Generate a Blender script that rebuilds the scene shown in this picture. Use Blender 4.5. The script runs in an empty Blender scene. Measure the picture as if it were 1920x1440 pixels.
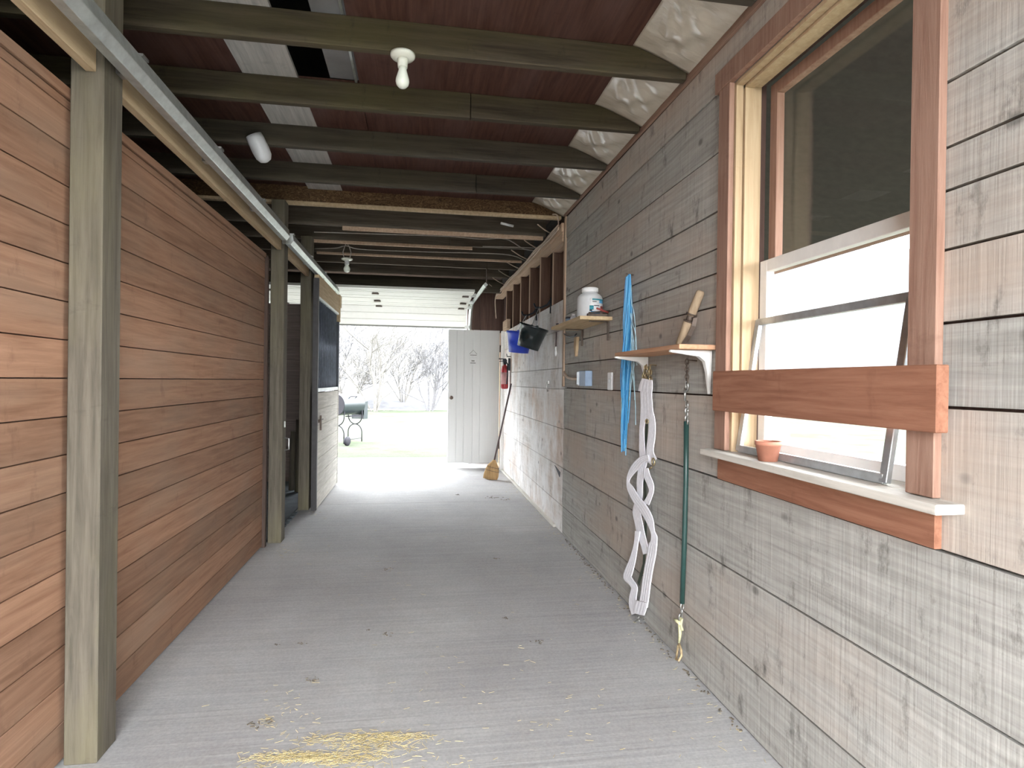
import bpy, bmesh, math, random
from mathutils import Vector, Matrix
rnd = random.Random(7)
SC = bpy.context.scene
COL = SC.collection
PI = math.pi

# ---------------------------------------------------------------- camera frame
FPX, EYE = 1116.0, 1.4
YAW, PIT, ROLL = math.radians(9.066), math.radians(-0.236), 0.0135
_f = Vector((math.sin(YAW)*math.cos(PIT), math.cos(YAW)*math.cos(PIT), math.sin(PIT)))
_r0 = Vector((math.cos(YAW), -math.sin(YAW), 0)); _u0 = _r0.cross(_f)
CR = _r0*math.cos(ROLL) + _u0*math.sin(ROLL)
CU = -_r0*math.sin(ROLL) + _u0*math.cos(ROLL)
CAMP = Vector((0, 0, EYE))
def ray(x, y): return _f + CR*((x-960)/FPX) + CU*((720-y)/FPX)
def onX(x, y, X): d = ray(x, y); return CAMP + d*(X/d.x)
def onY(x, y, Y): d = ray(x, y); return CAMP + d*(Y/d.y)
def onZ(x, y, Z): d = ray(x, y); return CAMP + d*((Z-EYE)/d.z)

# ---------------------------------------------------------------- mesh builder
BASE = {}
class MB:
    def __init__(s): s.v, s.f, s.t, s.m, s.s = [], [], [], [], []
    def add(s, vs, fs, tone=.5, mi=0, smooth=False):
        o = len(s.v); s.v += [Vector(p) for p in vs]
        for f in fs:
            s.f.append([i+o for i in f]); s.t.append(tone); s.m.append(mi); s.s.append(smooth)
        return s
    def hexa(s, p, tone=.5, mi=0):
        return s.add(p, [(0,3,2,1),(4,5,6,7),(0,1,5,4),(1,2,6,5),(2,3,7,6),(3,0,4,7)], tone, mi)
    def box(s, x0, x1, y0, y1, z0, z1, tone=.5, mi=0):
        return s.hexa([(x0,y0,z0),(x1,y0,z0),(x1,y1,z0),(x0,y1,z0),(x0,y0,z1),(x1,y0,z1),(x1,y1,z1),(x0,y1,z1)], tone, mi)
    def bar(s, a, b, w, h, up=(0,0,1), tone=.5, mi=0):
        a, b = Vector(a), Vector(b); d = (b-a).normalized(); u = Vector(up)
        x = d.cross(u)
        if x.length < 1e-4: x = d.cross(Vector((1,0,0)))
        x.normalize(); u = x.cross(d)
        x *= w/2; u *= h/2
        return s.hexa([a-x-u, a+x-u, b+x-u, b-x-u, a-x+u, a+x+u, b+x+u, b-x+u], tone, mi)
    def tube(s, pts, r, seg=8, closed=False, tone=.5, mi=0, caps=True):
        pts = [Vector(p) for p in pts]; n = len(pts)
        rs = r if isinstance(r, (list, tuple)) else [r]*n
        vs = []; prev = None
        for i, p in enumerate(pts):
            if closed: d = pts[(i+1) % n]-pts[i-1]
            else: d = pts[min(i+1, n-1)]-pts[max(i-1, 0)]
            d = d.normalized() if d.length > 1e-9 else Vector((0,0,1))
            if prev is None:
                u = d.cross(Vector((0,0,1)))
                if u.length < .1: u = d.cross(Vector((1,0,0)))
            else: u = prev - d*prev.dot(d)
            u.normalize(); prev = u; w = d.cross(u)
            for k in range(seg):
                a = 2*PI*k/seg
                vs.append(p + (u*math.cos(a)+w*math.sin(a))*rs[i])
        fs = []
        for i in range(n if closed else n-1):
            j = (i+1) % n
            for k in range(seg):
                l = (k+1) % seg
                fs.append((i*seg+k, i*seg+l, j*seg+l, j*seg+k))
        s.add(vs, fs, tone, mi, seg > 4)
        if caps and not closed:
            o = len(s.v)-len(vs)
            for lst in (list(range(seg))[::-1], [(n-1)*seg+k for k in range(seg)]):
                s.f.append([o+i for i in lst]); s.t.append(tone); s.m.append(mi); s.s.append(False)
        return s
    def lathe(s, prof, c, axis=(0,0,1), seg=24, tone=.5, mi=0, caps=True):
        # prof: (radius, distance along the axis)
        c = Vector(c); q = Vector((0,0,1)).rotation_difference(Vector(axis)); vs = []
        for r, z in prof:
            for k in range(seg):
                a = 2*PI*k/seg; vs.append(c + q @ Vector((r*math.cos(a), r*math.sin(a), z)))
        fs = [(i*seg+k, i*seg+(k+1) % seg, (i+1)*seg+(k+1) % seg, (i+1)*seg+k) for i in range(len(prof)-1) for k in range(seg)]
        s.add(vs, fs, tone, mi, True)
        if caps:
            o = len(s.v)-len(vs); n = len(prof)
            for lst in (list(range(seg))[::-1], [(n-1)*seg+k for k in range(seg)]):
                s.f.append([o+i for i in lst]); s.t.append(tone); s.m.append(mi); s.s.append(False)
        return s
    def ribbon(s, pts, ws, th=.0025, nrm=(-1,0,0), tone=.5, mi=0):
        # strap lying across nrm, ws = widths, with thickness
        pts = [Vector(p) for p in pts]; n = len(pts); nv = Vector(nrm); vs = []
        for i, p in enumerate(pts):
            d = pts[min(i+1, n-1)]-pts[max(i-1, 0)]; d.normalize()
            w = d.cross(nv); w.normalize(); t = w.cross(d).normalized()
            w = w*(ws[i]/2); t = t*(th/2)
            vs += [p-w-t, p+w-t, p+w+t, p-w+t]
        fs = []
        for i in range(n-1):
            for k in range(4):
                l = (k+1) % 4; fs.append((i*4+k, i*4+l, i*4+4+l, i*4+4+k))
        fs += [(3,2,1,0), tuple((n-1)*4+k for k in range(4))]
        return s.add(vs, fs, tone, mi)
    def grid(s, fn, nu, nv, tone=.5, mi=0, smooth=True):
        vs = [fn(i/nu, j/nv) for j in range(nv+1) for i in range(nu+1)]
        fs = [(j*(nu+1)+i, j*(nu+1)+i+1, (j+1)*(nu+1)+i+1, (j+1)*(nu+1)+i) for j in range(nv) for i in range(nu)]
        return s.add(vs, fs, tone, mi, smooth)
    def build(s, name, mats, parent=None, bevel=0, base=None):
        if parent is not None: b = BASE[parent.name]
        elif base is not None: b = Vector(base)
        else:
            lo = [min(v[i] for v in s.v) for i in range(3)]; hi = [max(v[i] for v in s.v) for i in range(3)]
            b = Vector(((lo[0]+hi[0])/2, (lo[1]+hi[1])/2, lo[2]))
        me = bpy.data.meshes.new(name)
        me.from_pydata([v-b for v in s.v], [], s.f)
        for m in (mats if isinstance(mats, (list, tuple)) else [mats]): me.materials.append(m)
        me.polygons.foreach_set('material_index', s.m)
        me.polygons.foreach_set('use_smooth', s.s)
        at = me.attributes.new('tone', 'FLOAT', 'FACE'); at.data.foreach_set('value', s.t)
        me.update()
        o = bpy.data.objects.new(name, me); COL.objects.link(o)
        BASE[o.name] = b
        if parent is not None: o.parent = parent
        else: o.location = b
        if bevel:
            bv = o.modifiers.new('edge', 'BEVEL'); bv.width = bevel; bv.segments = 1; bv.limit_method = 'ANGLE'
        return o
def tag(o, label, cat=None, group=None, kind=None):
    o['label'] = label
    if cat: o['category'] = cat
    if group: o['group'] = group
    if kind: o['kind'] = kind
    return o
def thing(name, loc, label, cat, group=None, kind=None):
    o = bpy.data.objects.new(name, None); COL.objects.link(o); o.location = loc; o.empty_display_size = .05
    BASE[o.name] = Vector(loc)
    return tag(o, label, cat, group, kind)
def dup(root, loc, label, group=None, rotz=0):
    r = root.copy(); COL.objects.link(r); r.location = loc; r.rotation_euler = (0,0,rotz)
    r['label'] = label
    if group: r['group'] = group
    for ch in list(root.children):
        c = ch.copy(); COL.objects.link(c); c.parent = r
        for g in list(ch.children):
            d = g.copy(); COL.objects.link(d); d.parent = c
    return r

# ---------------------------------------------------------------- materials
def nodes(name):
    m = bpy.data.materials.new(name); m.use_nodes = True; nt = m.node_tree
    return m, nt, nt.nodes['Principled BSDF']
def N(nt, t, **kw):
    n = nt.nodes.new(t)
    for k, v in kw.items():
        if k in n.inputs.keys(): n.inputs[k].default_value = v
        else: setattr(n, k, v)
    return n
def c4(c): return (c[0], c[1], c[2], 1)
def mapped(nt, scale, coord='Object'):
    tc = N(nt, 'ShaderNodeTexCoord'); mp = N(nt, 'ShaderNodeMapping'); mp.inputs['Scale'].default_value = scale
    nt.links.new(tc.outputs[coord], mp.inputs['Vector']); return mp
def noise(nt, scale, sc=5, det=6, rough=.6, dist=0):
    mp = mapped(nt, scale); n = N(nt, 'ShaderNodeTexNoise', Scale=sc, Detail=det, Roughness=rough, Distortion=dist)
    nt.links.new(mp.outputs[0], n.inputs['Vector']); return n
def ramp(nt, src, stops):
    r = N(nt, 'ShaderNodeValToRGB'); e = r.color_ramp.elements
    e[0].position, e[0].color = stops[0][0], c4(stops[0][1]); e[1].position, e[1].color = stops[-1][0], c4(stops[-1][1])
    for p, c in stops[1:-1]:
        x = e.new(p); x.color = c4(c)
    nt.links.new(src, r.inputs['Fac']); return r
def mix(nt, fac, a, b, mode='MIX'):
    m = N(nt, 'ShaderNodeMix'); m.data_type = 'RGBA'; m.blend_type = mode
    for sock, v in ((m.inputs[0], fac), (m.inputs[6], a), (m.inputs[7], b)):
        if hasattr(v, 'is_linked') or hasattr(v, 'links'): nt.links.new(v, sock)
        elif isinstance(v, (int, float)): sock.default_value = v
        else: sock.default_value = c4(v)
    return m.outputs[2]
def bump(nt, bs, src, st, dist=.01):
    b = N(nt, 'ShaderNodeBump', Strength=st, Distance=dist); nt.links.new(src, b.inputs['Height']); nt.links.new(b.outputs[0], bs.inputs['Normal'])
def gscale(axis, a, b):
    return tuple(a if ax == axis else b for ax in 'XYZ')
def wood(name, c1, c2, axis='Y', spots=0, spotcol=(.05,.05,.045), stain=None, stainamt=.5, rough=.85, tone=.6, saw=False, spec=.2):
    m, nt, bs = nodes(name)
    g = noise(nt, gscale(axis, .8, 14), 3, 8, .65, .4)
    col = ramp(nt, g.outputs[0], [(.3, c1), (.7, c2)]).outputs[0]
    if stain:
        s = noise(nt, gscale(axis, .5, 1.6), 2.2, 4, .6)
        f = ramp(nt, s.outputs[0], [(.45, (0,0,0)), (.68, (stainamt,)*3)]).outputs[0]
        col = mix(nt, f, col, stain)
    if spots:
        v = noise(nt, gscale(axis, 6, 3) if not saw else (5, 9, 3.2), 1.6, 5, .7)
        f = ramp(nt, v.outputs[0], [(.60, (0,0,0)), (.74, (spots,)*3)]).outputs[0]
        col = mix(nt, f, col, spotcol)
    at = N(nt, 'ShaderNodeAttribute', attribute_name='tone')
    hv = N(nt, 'ShaderNodeHueSaturation')
    mr = N(nt, 'ShaderNodeMapRange'); mr.inputs[3].default_value = 1-tone/2; mr.inputs[4].default_value = 1+tone/2
    nt.links.new(at.outputs['Fac'], mr.inputs[0]); nt.links.new(mr.outputs[0], hv.inputs['Value'])
    nt.links.new(col, hv.inputs['Color']); nt.links.new(hv.outputs[0], bs.inputs['Base Color'])
    bs.inputs['Roughness'].default_value = rough; bs.inputs['Specular IOR Level'].default_value = spec
    bump(nt, bs, g.outputs[0], .35, .006)
    return m
def plain(name, c, rough=.6, metal=0, var=.15, bumps=0, spec=.4, sc=20):
    m, nt, bs = nodes(name)
    n = noise(nt, (1,1,1), sc, 4)
    lo = tuple(x*(1-var) for x in c); hi = tuple(min(1, x*(1+var)) for x in c)
    nt.links.new(ramp(nt, n.outputs[0], [(.3, lo), (.7, hi)]).outputs[0], bs.inputs['Base Color'])
    bs.inputs['Roughness'].default_value = rough; bs.inputs['Metallic'].default_value = metal; bs.inputs['Specular IOR Level'].default_value = spec
    if bumps: bump(nt, bs, n.outputs[0], bumps, .004)
    return m

M = {}
def planks(name, greys, warm, fleck, fleckamt, wash=None):
    m, nt, bs = nodes(name)
    at = N(nt, 'ShaderNodeAttribute', attribute_name='tone')
    g = noise(nt, (4, .7, 16), 3, 8, .65, .5)                  # grain along the boards
    col = ramp(nt, g.outputs[0], [(.28, greys[0]), (.5, greys[1]), (.72, greys[2])]).outputs[0]
    big = noise(nt, (1, .55, 1.5), 1.3, 5, .6)                    # weathered brown areas, different on each board
    ad = N(nt, 'ShaderNodeMath', operation='ADD'); nt.links.new(big.outputs[0], ad.inputs[0])
    ml = N(nt, 'ShaderNodeMath', operation='MULTIPLY'); nt.links.new(at.outputs['Fac'], ml.inputs[0]); ml.inputs[1].default_value = .35; nt.links.new(ml.outputs[0], ad.inputs[1])
    col = mix(nt, ramp(nt, ad.outputs[0], [(.60, (0,0,0)), (.88, (.85,)*3)]).outputs[0], col, warm)
    if wash:
        wn_ = noise(nt, (1, 1.6, 1.1), 1.9, 7, .72)
        col = mix(nt, ramp(nt, wn_.outputs[0], [(.38, (0,0,0)), (.60, (.9,)*3)]).outputs[0], col, wash)
    saw = noise(nt, (1, 55, 1.5), 1.0, 3, .6)                     # band-saw marks across the boards
    col = mix(nt, .20, col, ramp(nt, saw.outputs[0], [(.3, (.28,)*3), (.7, (.68,)*3)]).outputs[0], 'OVERLAY')
    fl = noise(nt, (5, 9, 4.2), 1.1, 6, .75)                     # dark flecks and old mildew streaks
    col = mix(nt, ramp(nt, fl.outputs[0], [(.56, (0,0,0)), (.72, (fleckamt,)*3)]).outputs[0], col, fleck)
    vo = N(nt, 'ShaderNodeTexVoronoi', Scale=1.0); mp = mapped(nt, (3, 3.2, 4.5)); nt.links.new(mp.outputs[0], vo.inputs['Vector'])
    col = mix(nt, ramp(nt, vo.outputs['Distance'], [(.045, (.75,)*3), (.10, (0,0,0))]).outputs[0], col, fleck)   # knots
    hv = N(nt, 'ShaderNodeHueSaturation'); mr = N(nt, 'ShaderNodeMapRange'); mr.inputs[3].default_value = .86; mr.inputs[4].default_value = 1.12
    nt.links.new(at.outputs['Fac'], mr.inputs[0]); nt.links.new(mr.outputs[0], hv.inputs['Value']); nt.links.new(col, hv.inputs['Color'])
    nt.links.new(hv.outputs[0], bs.inputs['Base Color']); bs.inputs['Roughness'].default_value = .9; bs.inputs['Specular IOR Level'].default_value = .15
    bump(nt, bs, saw.outputs[0], .35, .006); return m
M['barnwood'] = planks('barnwood', ((.28,.272,.248), (.385,.375,.345), (.48,.47,.435)), (.42,.345,.285), (.12,.115,.105), .9)
M['pale_barnwood'] = planks('pale_barnwood', ((.46,.43,.40), (.60,.57,.54), (.70,.68,.66)), (.56,.42,.33), (.19,.175,.16), .8, (.82,.81,.80))
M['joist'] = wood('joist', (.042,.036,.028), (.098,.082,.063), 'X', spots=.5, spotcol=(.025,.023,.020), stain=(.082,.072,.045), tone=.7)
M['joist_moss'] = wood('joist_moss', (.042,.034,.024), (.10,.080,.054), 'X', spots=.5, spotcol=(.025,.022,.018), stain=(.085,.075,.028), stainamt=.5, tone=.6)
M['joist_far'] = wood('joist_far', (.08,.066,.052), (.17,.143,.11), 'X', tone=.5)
M['redply'] = wood('redply', (.058,.026,.019), (.115,.057,.042), 'Y', spots=.35, spotcol=(.035,.016,.013), stain=(.125,.075,.066), stainamt=.6, tone=.3)
m, nt, bs = nodes('osb')
g = noise(nt, (9,9,16), 2.4, 5, .7, 2.2); g2 = noise(nt, (30,30,45), 1.5, 3)
c = ramp(nt, g.outputs[0], [(.32, (.045,.024,.012)), (.5, (.13,.072,.034)), (.66, (.27,.17,.085))]).outputs[0]
nt.links.new(c, bs.inputs['Base Color']); bs.inputs['Roughness'].default_value = .9; bump(nt, bs, g.outputs[0], .5, .004); M['osb'] = m
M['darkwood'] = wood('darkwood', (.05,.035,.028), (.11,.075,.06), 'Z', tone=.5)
M['darkboard'] = wood('darkboard', (.17,.138,.122), (.29,.235,.21), 'X', tone=.4)
M['redboard'] = wood('redboard', (.20,.085,.05), (.33,.16,.10), 'Y', spots=.3, spotcol=(.12,.05,.03), tone=.3)
M['casing'] = wood('casing', (.22,.12,.085), (.34,.215,.16), 'Z', spots=.3, spotcol=(.12,.06,.04), tone=.3)
M['trimwood'] = wood('trimwood', (.21,.125,.09), (.33,.22,.165), 'Y', spots=.4, spotcol=(.12,.07,.05), tone=.3)
M['pine'] = wood('pine', (.36,.255,.15), (.48,.365,.235), 'Z', spots=.25, spotcol=(.30,.16,.06), tone=.25)
M['paleboard'] = wood('paleboard', (.40,.30,.18), (.58,.45,.29), 'Y', spots=.3, spotcol=(.2,.13,.07), tone=.3)
M['cedar'] = wood('cedar', (.20,.105,.062), (.33,.19,.12), 'Y', spots=.45, spotcol=(.11,.055,.035), stain=(.24,.17,.12), stainamt=.5, tone=.5)
M['post'] = wood('post', (.07,.061,.046), (.15,.13,.10), 'Z', spots=.5, spotcol=(.06,.05,.04), stain=(.17,.15,.085), tone=.3)
M['whitewash'] = wood('whitewash', (.44,.42,.37), (.66,.63,.57), 'Y', spots=.5, spotcol=(.28,.25,.21), tone=.3)
M['shelfwood'] = wood('shelfwood', (.42,.30,.17), (.62,.48,.30), 'Y', tone=.2)
M['oldwood'] = wood('oldwood', (.22,.16,.105), (.36,.27,.18), 'Z', spots=.4, spotcol=(.1,.07,.05), tone=.2)
M['shelfred'] = wood('shelfred', (.36,.19,.11), (.52,.31,.19), 'Y', spots=.3, spotcol=(.2,.1,.06), tone=.2)
M['studwood'] = wood('studwood', (.34,.24,.17), (.50,.37,.27), 'Z', tone=.3)
M['old_stud'] = wood('old_stud', (.075,.042,.03), (.14,.085,.062), 'Z', tone=.4)
M['platewood'] = wood('platewood', (.40,.28,.19), (.58,.43,.31), 'Y', tone=.3)
M['siding'] = wood('siding', (.055,.032,.025), (.10,.062,.05), 'Z', tone=.4)
M['white'] = plain('white_paint', (.74,.73,.70), .5, var=.04)
M['white_wood'] = wood('white_wood', (.63,.63,.615), (.66,.665,.65), 'Z', tone=.15)
M['groove'] = plain('groove', (.30,.30,.29), .8)
M['garage_white'] = plain('garage_white', (.70,.70,.64), .5, var=.03)
M['zinc'] = plain('zinc', (.55,.58,.56), .42, .75, var=.15)
M['steel'] = plain('steel', (.42,.42,.40), .35, .9, var=.25)
M['brass'] = plain('brass', (.42,.34,.20), .35, .9, var=.3)
M['rust'] = plain('rusty_metal', (.10,.075,.06), .6, .5, var=.3)
M['black_metal'] = plain('black_metal', (.022,.026,.032), .35, .5, var=.2)
M['bar_metal'] = plain('bar_metal', (.14,.165,.21), .3, .3, var=.2)
M['stile_metal'] = plain('stile_metal', (.032,.029,.029), .5, .2, var=.2)
M['tin'] = plain('tin', (.26,.26,.26), .55, .3, var=.25, sc=3)
M['palepanel'] = wood('palepanel', (.36,.35,.33), (.56,.55,.51), 'Y', spots=.5, spotcol=(.24,.23,.22), tone=.2)
M['bulb'] = plain('bulb_glass', (.80,.84,.74), .15, var=.02, spec=.6)
M['ceramic'] = plain('ceramic', (.78,.80,.70), .25, var=.04, spec=.6)
M['blackplastic'] = plain('black_plastic', (.010,.016,.017), .25, var=.2, spec=.6)
M['blueplastic'] = plain('blue_plastic', (.03,.07,.55), .35, var=.1)
M['red'] = plain('red_enamel', (.34,.03,.035), .3, var=.1)
M['label_white'] = plain('label_white', (.75,.75,.74), .5, var=.04)
M['milk'] = plain('milky_plastic', (.56,.57,.57), .35, var=.04)
M['teal'] = plain('teal_print', (.03,.25,.31), .5)
M['bluep'] = plain('blue_print', (.10,.36,.62), .5)
M['redp'] = plain('red_print', (.36,.07,.06), .5)
M['ink'] = plain('dark_print', (.03,.03,.04), .6)
M['greyink'] = plain('grey_print', (.16,.16,.14), .7)
M['greenhose'] = plain('green_hose', (.018,.050,.044), .35, var=.15, spec=.5)
M['bluebox'] = plain('blue_grey_box', (.24,.32,.43), .5, var=.08)
m, nt, bs = nodes('blue_twine')
at = N(nt, 'ShaderNodeAttribute', attribute_name='tone')
nt.links.new(ramp(nt, at.outputs['Fac'], [(.0, (.02,.16,.36)), (.5, (.07,.34,.62)), (1.0, (.27,.58,.78))]).outputs[0], bs.inputs['Base Color'])
bs.inputs['Roughness'].default_value = .5; M['twine'] = m
M['web'] = None
M['rope'] = plain('yellow_rope', (.50,.48,.29), .8, var=.2, sc=60)
M['tanrope'] = plain('tan_rope', (.40,.30,.17), .85, var=.25, sc=60)
M['straw'] = wood('straw', (.42,.34,.16), (.62,.53,.30), 'X', tone=.8)
M['broomcorn'] = wood('broomcorn', (.27,.165,.07), (.46,.30,.15), 'Z', tone=.4)
M['stick'] = plain('dark_stick', (.075,.05,.05), .5)
M['clay'] = plain('clay', (.40,.17,.11), .8)
M['alu'] = plain('aluminium', (.50,.54,.57), .35, .7)
M['mat'] = plain('rubber_mat', (.085,.105,.115), .8, var=.25, sc=8)
M['smoker'] = plain('smoker_paint', (.018,.024,.025), .35, .0, var=.15, spec=.35)
M['smoker_dark'] = plain('smoker_dark', (.012,.011,.015), .6, 0, spec=.2)
M['bark'] = plain('bark', (.075,.072,.073), .9, var=.35)
M['bark_warm'] = plain('warm_bark', (.105,.098,.088), .9, var=.3)
M['cable'] = plain('cable_sheath', (.46,.36,.27), .6, var=.15)
M['greycable'] = plain('grey_cable', (.36,.32,.28), .6, var=.15)
M['debris'] = plain('debris', (.15,.125,.095), .9, var=.4)
M['roofing'] = plain('roof_boards', (.05,.045,.04), .9)
# woven webbing: pale with fine lengthwise cords
m, nt, bs = nodes('webbing')
g = noise(nt, (1,1,1), 60, 3)
nt.links.new(ramp(nt, g.outputs[0], [(.3, (.76,.76,.80)), (.7, (.88,.88,.92))]).outputs[0], bs.inputs['Base Color'])
bs.inputs['Roughness'].default_value = .9; bump(nt, bs, g.outputs[0], .4, .002); M['web'] = m
# crinkled vapour-barrier plastic
m, nt, bs = nodes('plastic_sheet')
g = noise(nt, (1.2,4,1), 5, 4, .55, .8)
nt.links.new(ramp(nt, g.outputs[0], [(.3, (.50,.45,.36)), (.75, (.58,.54,.45))]).outputs[0], bs.inputs['Base Color'])
bs.inputs['Roughness'].default_value = .22; bs.inputs['Specular IOR Level'].default_value = .7; bump(nt, bs, g.outputs[0], .2, .02); M['plastic'] = m
# broom-finished concrete, dusty, with damp and worn patches
m, nt, bs = nodes('concrete')
big = noise(nt, (1,.8,1), .9, 5, .6); mid = noise(nt, (1,1,1), 6, 6, .7); lines = noise(nt, (.9,38,1), 1.0, 3, .55, .3); fine = noise(nt, (1,1,1), 90, 3)
c = ramp(nt, big.outputs[0], [(.30, (.345,.337,.335)), (.52, (.415,.41,.405)), (.72, (.49,.49,.48))]).outputs[0]
c = mix(nt, ramp(nt, mid.outputs[0], [(.45, (0,0,0)), (.8, (.45,)*3)]).outputs[0], c, (.42,.395,.36))
c = mix(nt, .17, c, ramp(nt, lines.outputs[0], [(.35, (.25,.25,.25)), (.65, (.60,.59,.57))]).outputs[0], 'OVERLAY')
c = mix(nt, .25, c, ramp(nt, fine.outputs[0], [(.35, (.3,)*3), (.65, (.65,)*3)]).outputs[0], 'OVERLAY')
nt.links.new(c, bs.inputs['Base Color']); bs.inputs['Roughness'].default_value = .85; bs.inputs['Specular IOR Level'].default_value = .15
bump(nt, bs, lines.outputs[0], .3, .006); M['concrete'] = m
# lawn, hillside
m, nt, bs = nodes('grass')
g = noise(nt, (1,1,1), .6, 6, .7); g2 = noise(nt, (1,1,1), 30, 3)
c = ramp(nt, g.outputs[0], [(.3, (.044,.056,.032)), (.5, (.060,.062,.050)), (.72, (.044,.060,.030))]).outputs[0]
c = mix(nt, .3, c, ramp(nt, g2.outputs[0], [(.3, (.3,)*3), (.7, (.7,)*3)]).outputs[0], 'OVERLAY')
nt.links.new(c, bs.inputs['Base Color']); bs.inputs['Roughness'].default_value = 1; bs.inputs['Specular IOR Level'].default_value = 0; M['grass'] = m
m, nt, bs = nodes('woodland_floor')
g = noise(nt, (1,1,1.5), .5, 8, .8)
nt.links.new(ramp(nt, g.outputs[0], [(.35, (.060,.059,.061)), (.6, (.092,.090,.091))]).outputs[0], bs.inputs['Base Color']); bs.inputs['Roughness'].default_value = 1; bs.inputs['Specular IOR Level'].default_value = 0; M['woods'] = m
# window glass
m, nt, bs = nodes('glass')
tr = N(nt, 'ShaderNodeBsdfTransparent'); gl = N(nt, 'ShaderNodeBsdfGlossy', Roughness=.02); mx = N(nt, 'ShaderNodeMixShader')
mx.inputs[0].default_value = .06; nt.links.new(tr.outputs[0], mx.inputs[1]); nt.links.new(gl.outputs[0], mx.inputs[2])
nt.links.new(mx.outputs[0], nt.nodes['Material Output'].inputs['Surface']); M['glass'] = m

def R(a=.2, b=.8): return rnd.uniform(a, b)
XW = 1.335      # face of the right wall

# ================================================================ SETTING
f = MB(); f.box(-4.9, 1.62, -3.6, 6.88, -.14, 0); f.box(-4.9, 1.62, 6.892, 8.86, -.14, -.001); f.box(-4.9, 1.62, 8.868, 10.95, -.14, -.002)
tag(f.build('floor', M['concrete']), 'broom-finished grey concrete aisle floor', 'floor', kind='structure')
def gz(x, y):
    d = max(0, y-29+1.5*math.sin(x*.2)); return -.03 + min(14, .035*d*d) + (.25*math.sin(x*.9+y*.5) if d > 1 else 0)
g = MB(); g.grid(lambda u, v: (-70+140*u, -40+69*v, gz(-70+140*u, -40+69*v)), 30, 30)
tag(g.build('ground', M['grass']), 'short bright lawn outside the barn', 'lawn', kind='structure')
g = MB(); g.grid(lambda u, v: (-70+140*u, 29+31*v, gz(-70+140*u, 29+31*v)+.02), 70, 30)
tag(g.build('hillside', M['woods']), 'pale wooded bank rising behind the lawn', 'hill', kind='structure')

# right wall, near part (full height) with window opening
WY0, WY1, WZ0, WZ1 = 1.42, 2.39, 1.10, 2.70
def clip(mb, x0, x1, y0, y1, z0, z1, tone):
    if y1 <= WY0 or y0 >= WY1 or z1 <= WZ0 or z0 >= WZ1: mb.box(x0, x1, y0, y1, z0, z1, tone); return
    if y0 < WY0: mb.box(x0, x1, y0, WY0, z0, z1, tone)
    if y1 > WY1: mb.box(x0, x1, WY1, y1, z0, z1, tone)
    a, b = max(y0, WY0), min(y1, WY1)
    if z0 < WZ0: mb.box(x0, x1, a, b, z0, WZ0, tone)
    if z1 > WZ1: mb.box(x0, x1, a, b, WZ1, z1, tone)
w = MB()
rows = [.004, .262, .61, .981, 1.349, 1.565, 1.752, 1.904, 2.015, 2.183, 2.45, 2.72, 2.915]
breaks = [[4.05], [1.1, 3.9], [3.62], [4.6, .6], [3.0], [4.4, 1.0], [4.7], [1.0, 4.9], [.2], [4.5], [1.2], [3.9]]
for i in range(len(rows)-1):
    ys = [-1.79] + sorted(breaks[i]) + [5.33]
    for a, b in zip(ys, ys[1:]):
        dx = R(-.0025, .0025)
        clip(w, XW+dx, XW+.024, a+.0007, b-.0007, rows[i]+.004, rows[i+1]-.004, R(.15, .85))
bk = MB(); clip(bk, XW+.026, XW+.15, -1.79, 5.33, 0, 3.0, .2)
wr = w.build('wall_right', M['barnwood']); tag(wr, 'weathered grey-brown plank wall along the right of the aisle', 'wall', kind='structure')
b_ = bk.build('sheathing', M['siding'], wr)
# far part: lower planks only, open studs above
w = MB(); rows = [.004, .255, .605, .965, 1.335, 1.53, 1.89, 2.175]
breaks = [[6.6, 8.1], [7.4], [6.1, 8.4], [6.9, 7.7], [5.9, 8.0], [7.2], [6.5, 8.3]]
for i in range(len(rows)-1):
    ys = [5.335] + breaks[i] + [9.2]
    for a, b in zip(ys, ys[1:]):
        w.box(XW+.006+R(-.003, .003), XW+.03, a+.0007, b-.0007, rows[i]+.003, rows[i+1]-.003, R(.2, .8))
w.box(XW+.03, XW+.05, 5.335, 9.2, 0, 2.15, .2)
w2 = w.build('wall_right_far', M['pale_barnwood']); tag(w2, 'pale rubbed plank wall at the far right below the open studs', 'wall', kind='structure')
w2.name = 'wall_right.001'; BASE['wall_right.001'] = BASE['wall_right_far']
s = MB()
for i in range(26): s.box(XW+.13, XW+.15, 5.33+.19*i+.003, 5.33+.19*(i+1)-.003, 0, 3.1, R())
tag(s.build('wall_right_outer', M['siding']), 'dark brown outer boards seen between the studs', 'wall', kind='structure')
t = MB(); t.hexa([(1.318,-1.79,2.885),(1.334,-1.79,2.885),(1.334,5.36,2.925),(1.318,5.36,2.925),(1.318,-1.79,2.945),(1.334,-1.79,2.945),(1.334,5.36,2.985),(1.318,5.36,2.985)])
tag(t.build('trim_1', M['trimwood'], bevel=.002), 'reddish wooden trim strip along the top of the right wall', 'trim', kind='structure')
t = MB(); t.box(1.322, 1.36, 5.31, 5.36, 1.36, 2.92)
tag(t.build('trim_2', M['studwood'], bevel=.002), 'pale vertical strip where the high planking ends', 'trim', kind='structure')
t = MB(); t.box(1.30, 1.375, 9.2, 9.30, 0, 2.19)
tag(t.build('trim_3', M['white'], bevel=.002), 'white door trim at the far end of the right wall', 'trim', kind='structure')
t = MB(); t.box(1.335, 1.38, 9.30, 10.2, 0, 2.19)
t.box(1.30, 1.335, 5.4, 9.2, 0, .02) if False else None
tag(t.build('trim_4', M['studwood']), 'door jamb boards beside the open white door', 'trim', kind='structure')
t = MB(); t.box(1.312, 1.3405, 5.6, 9.2, 0, .03)
tag(t.build('baseboard_right', M['whitewash'], bevel=.003), 'thin pale strip at the foot of the far right wall', 'baseboard', kind='structure')
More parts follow.
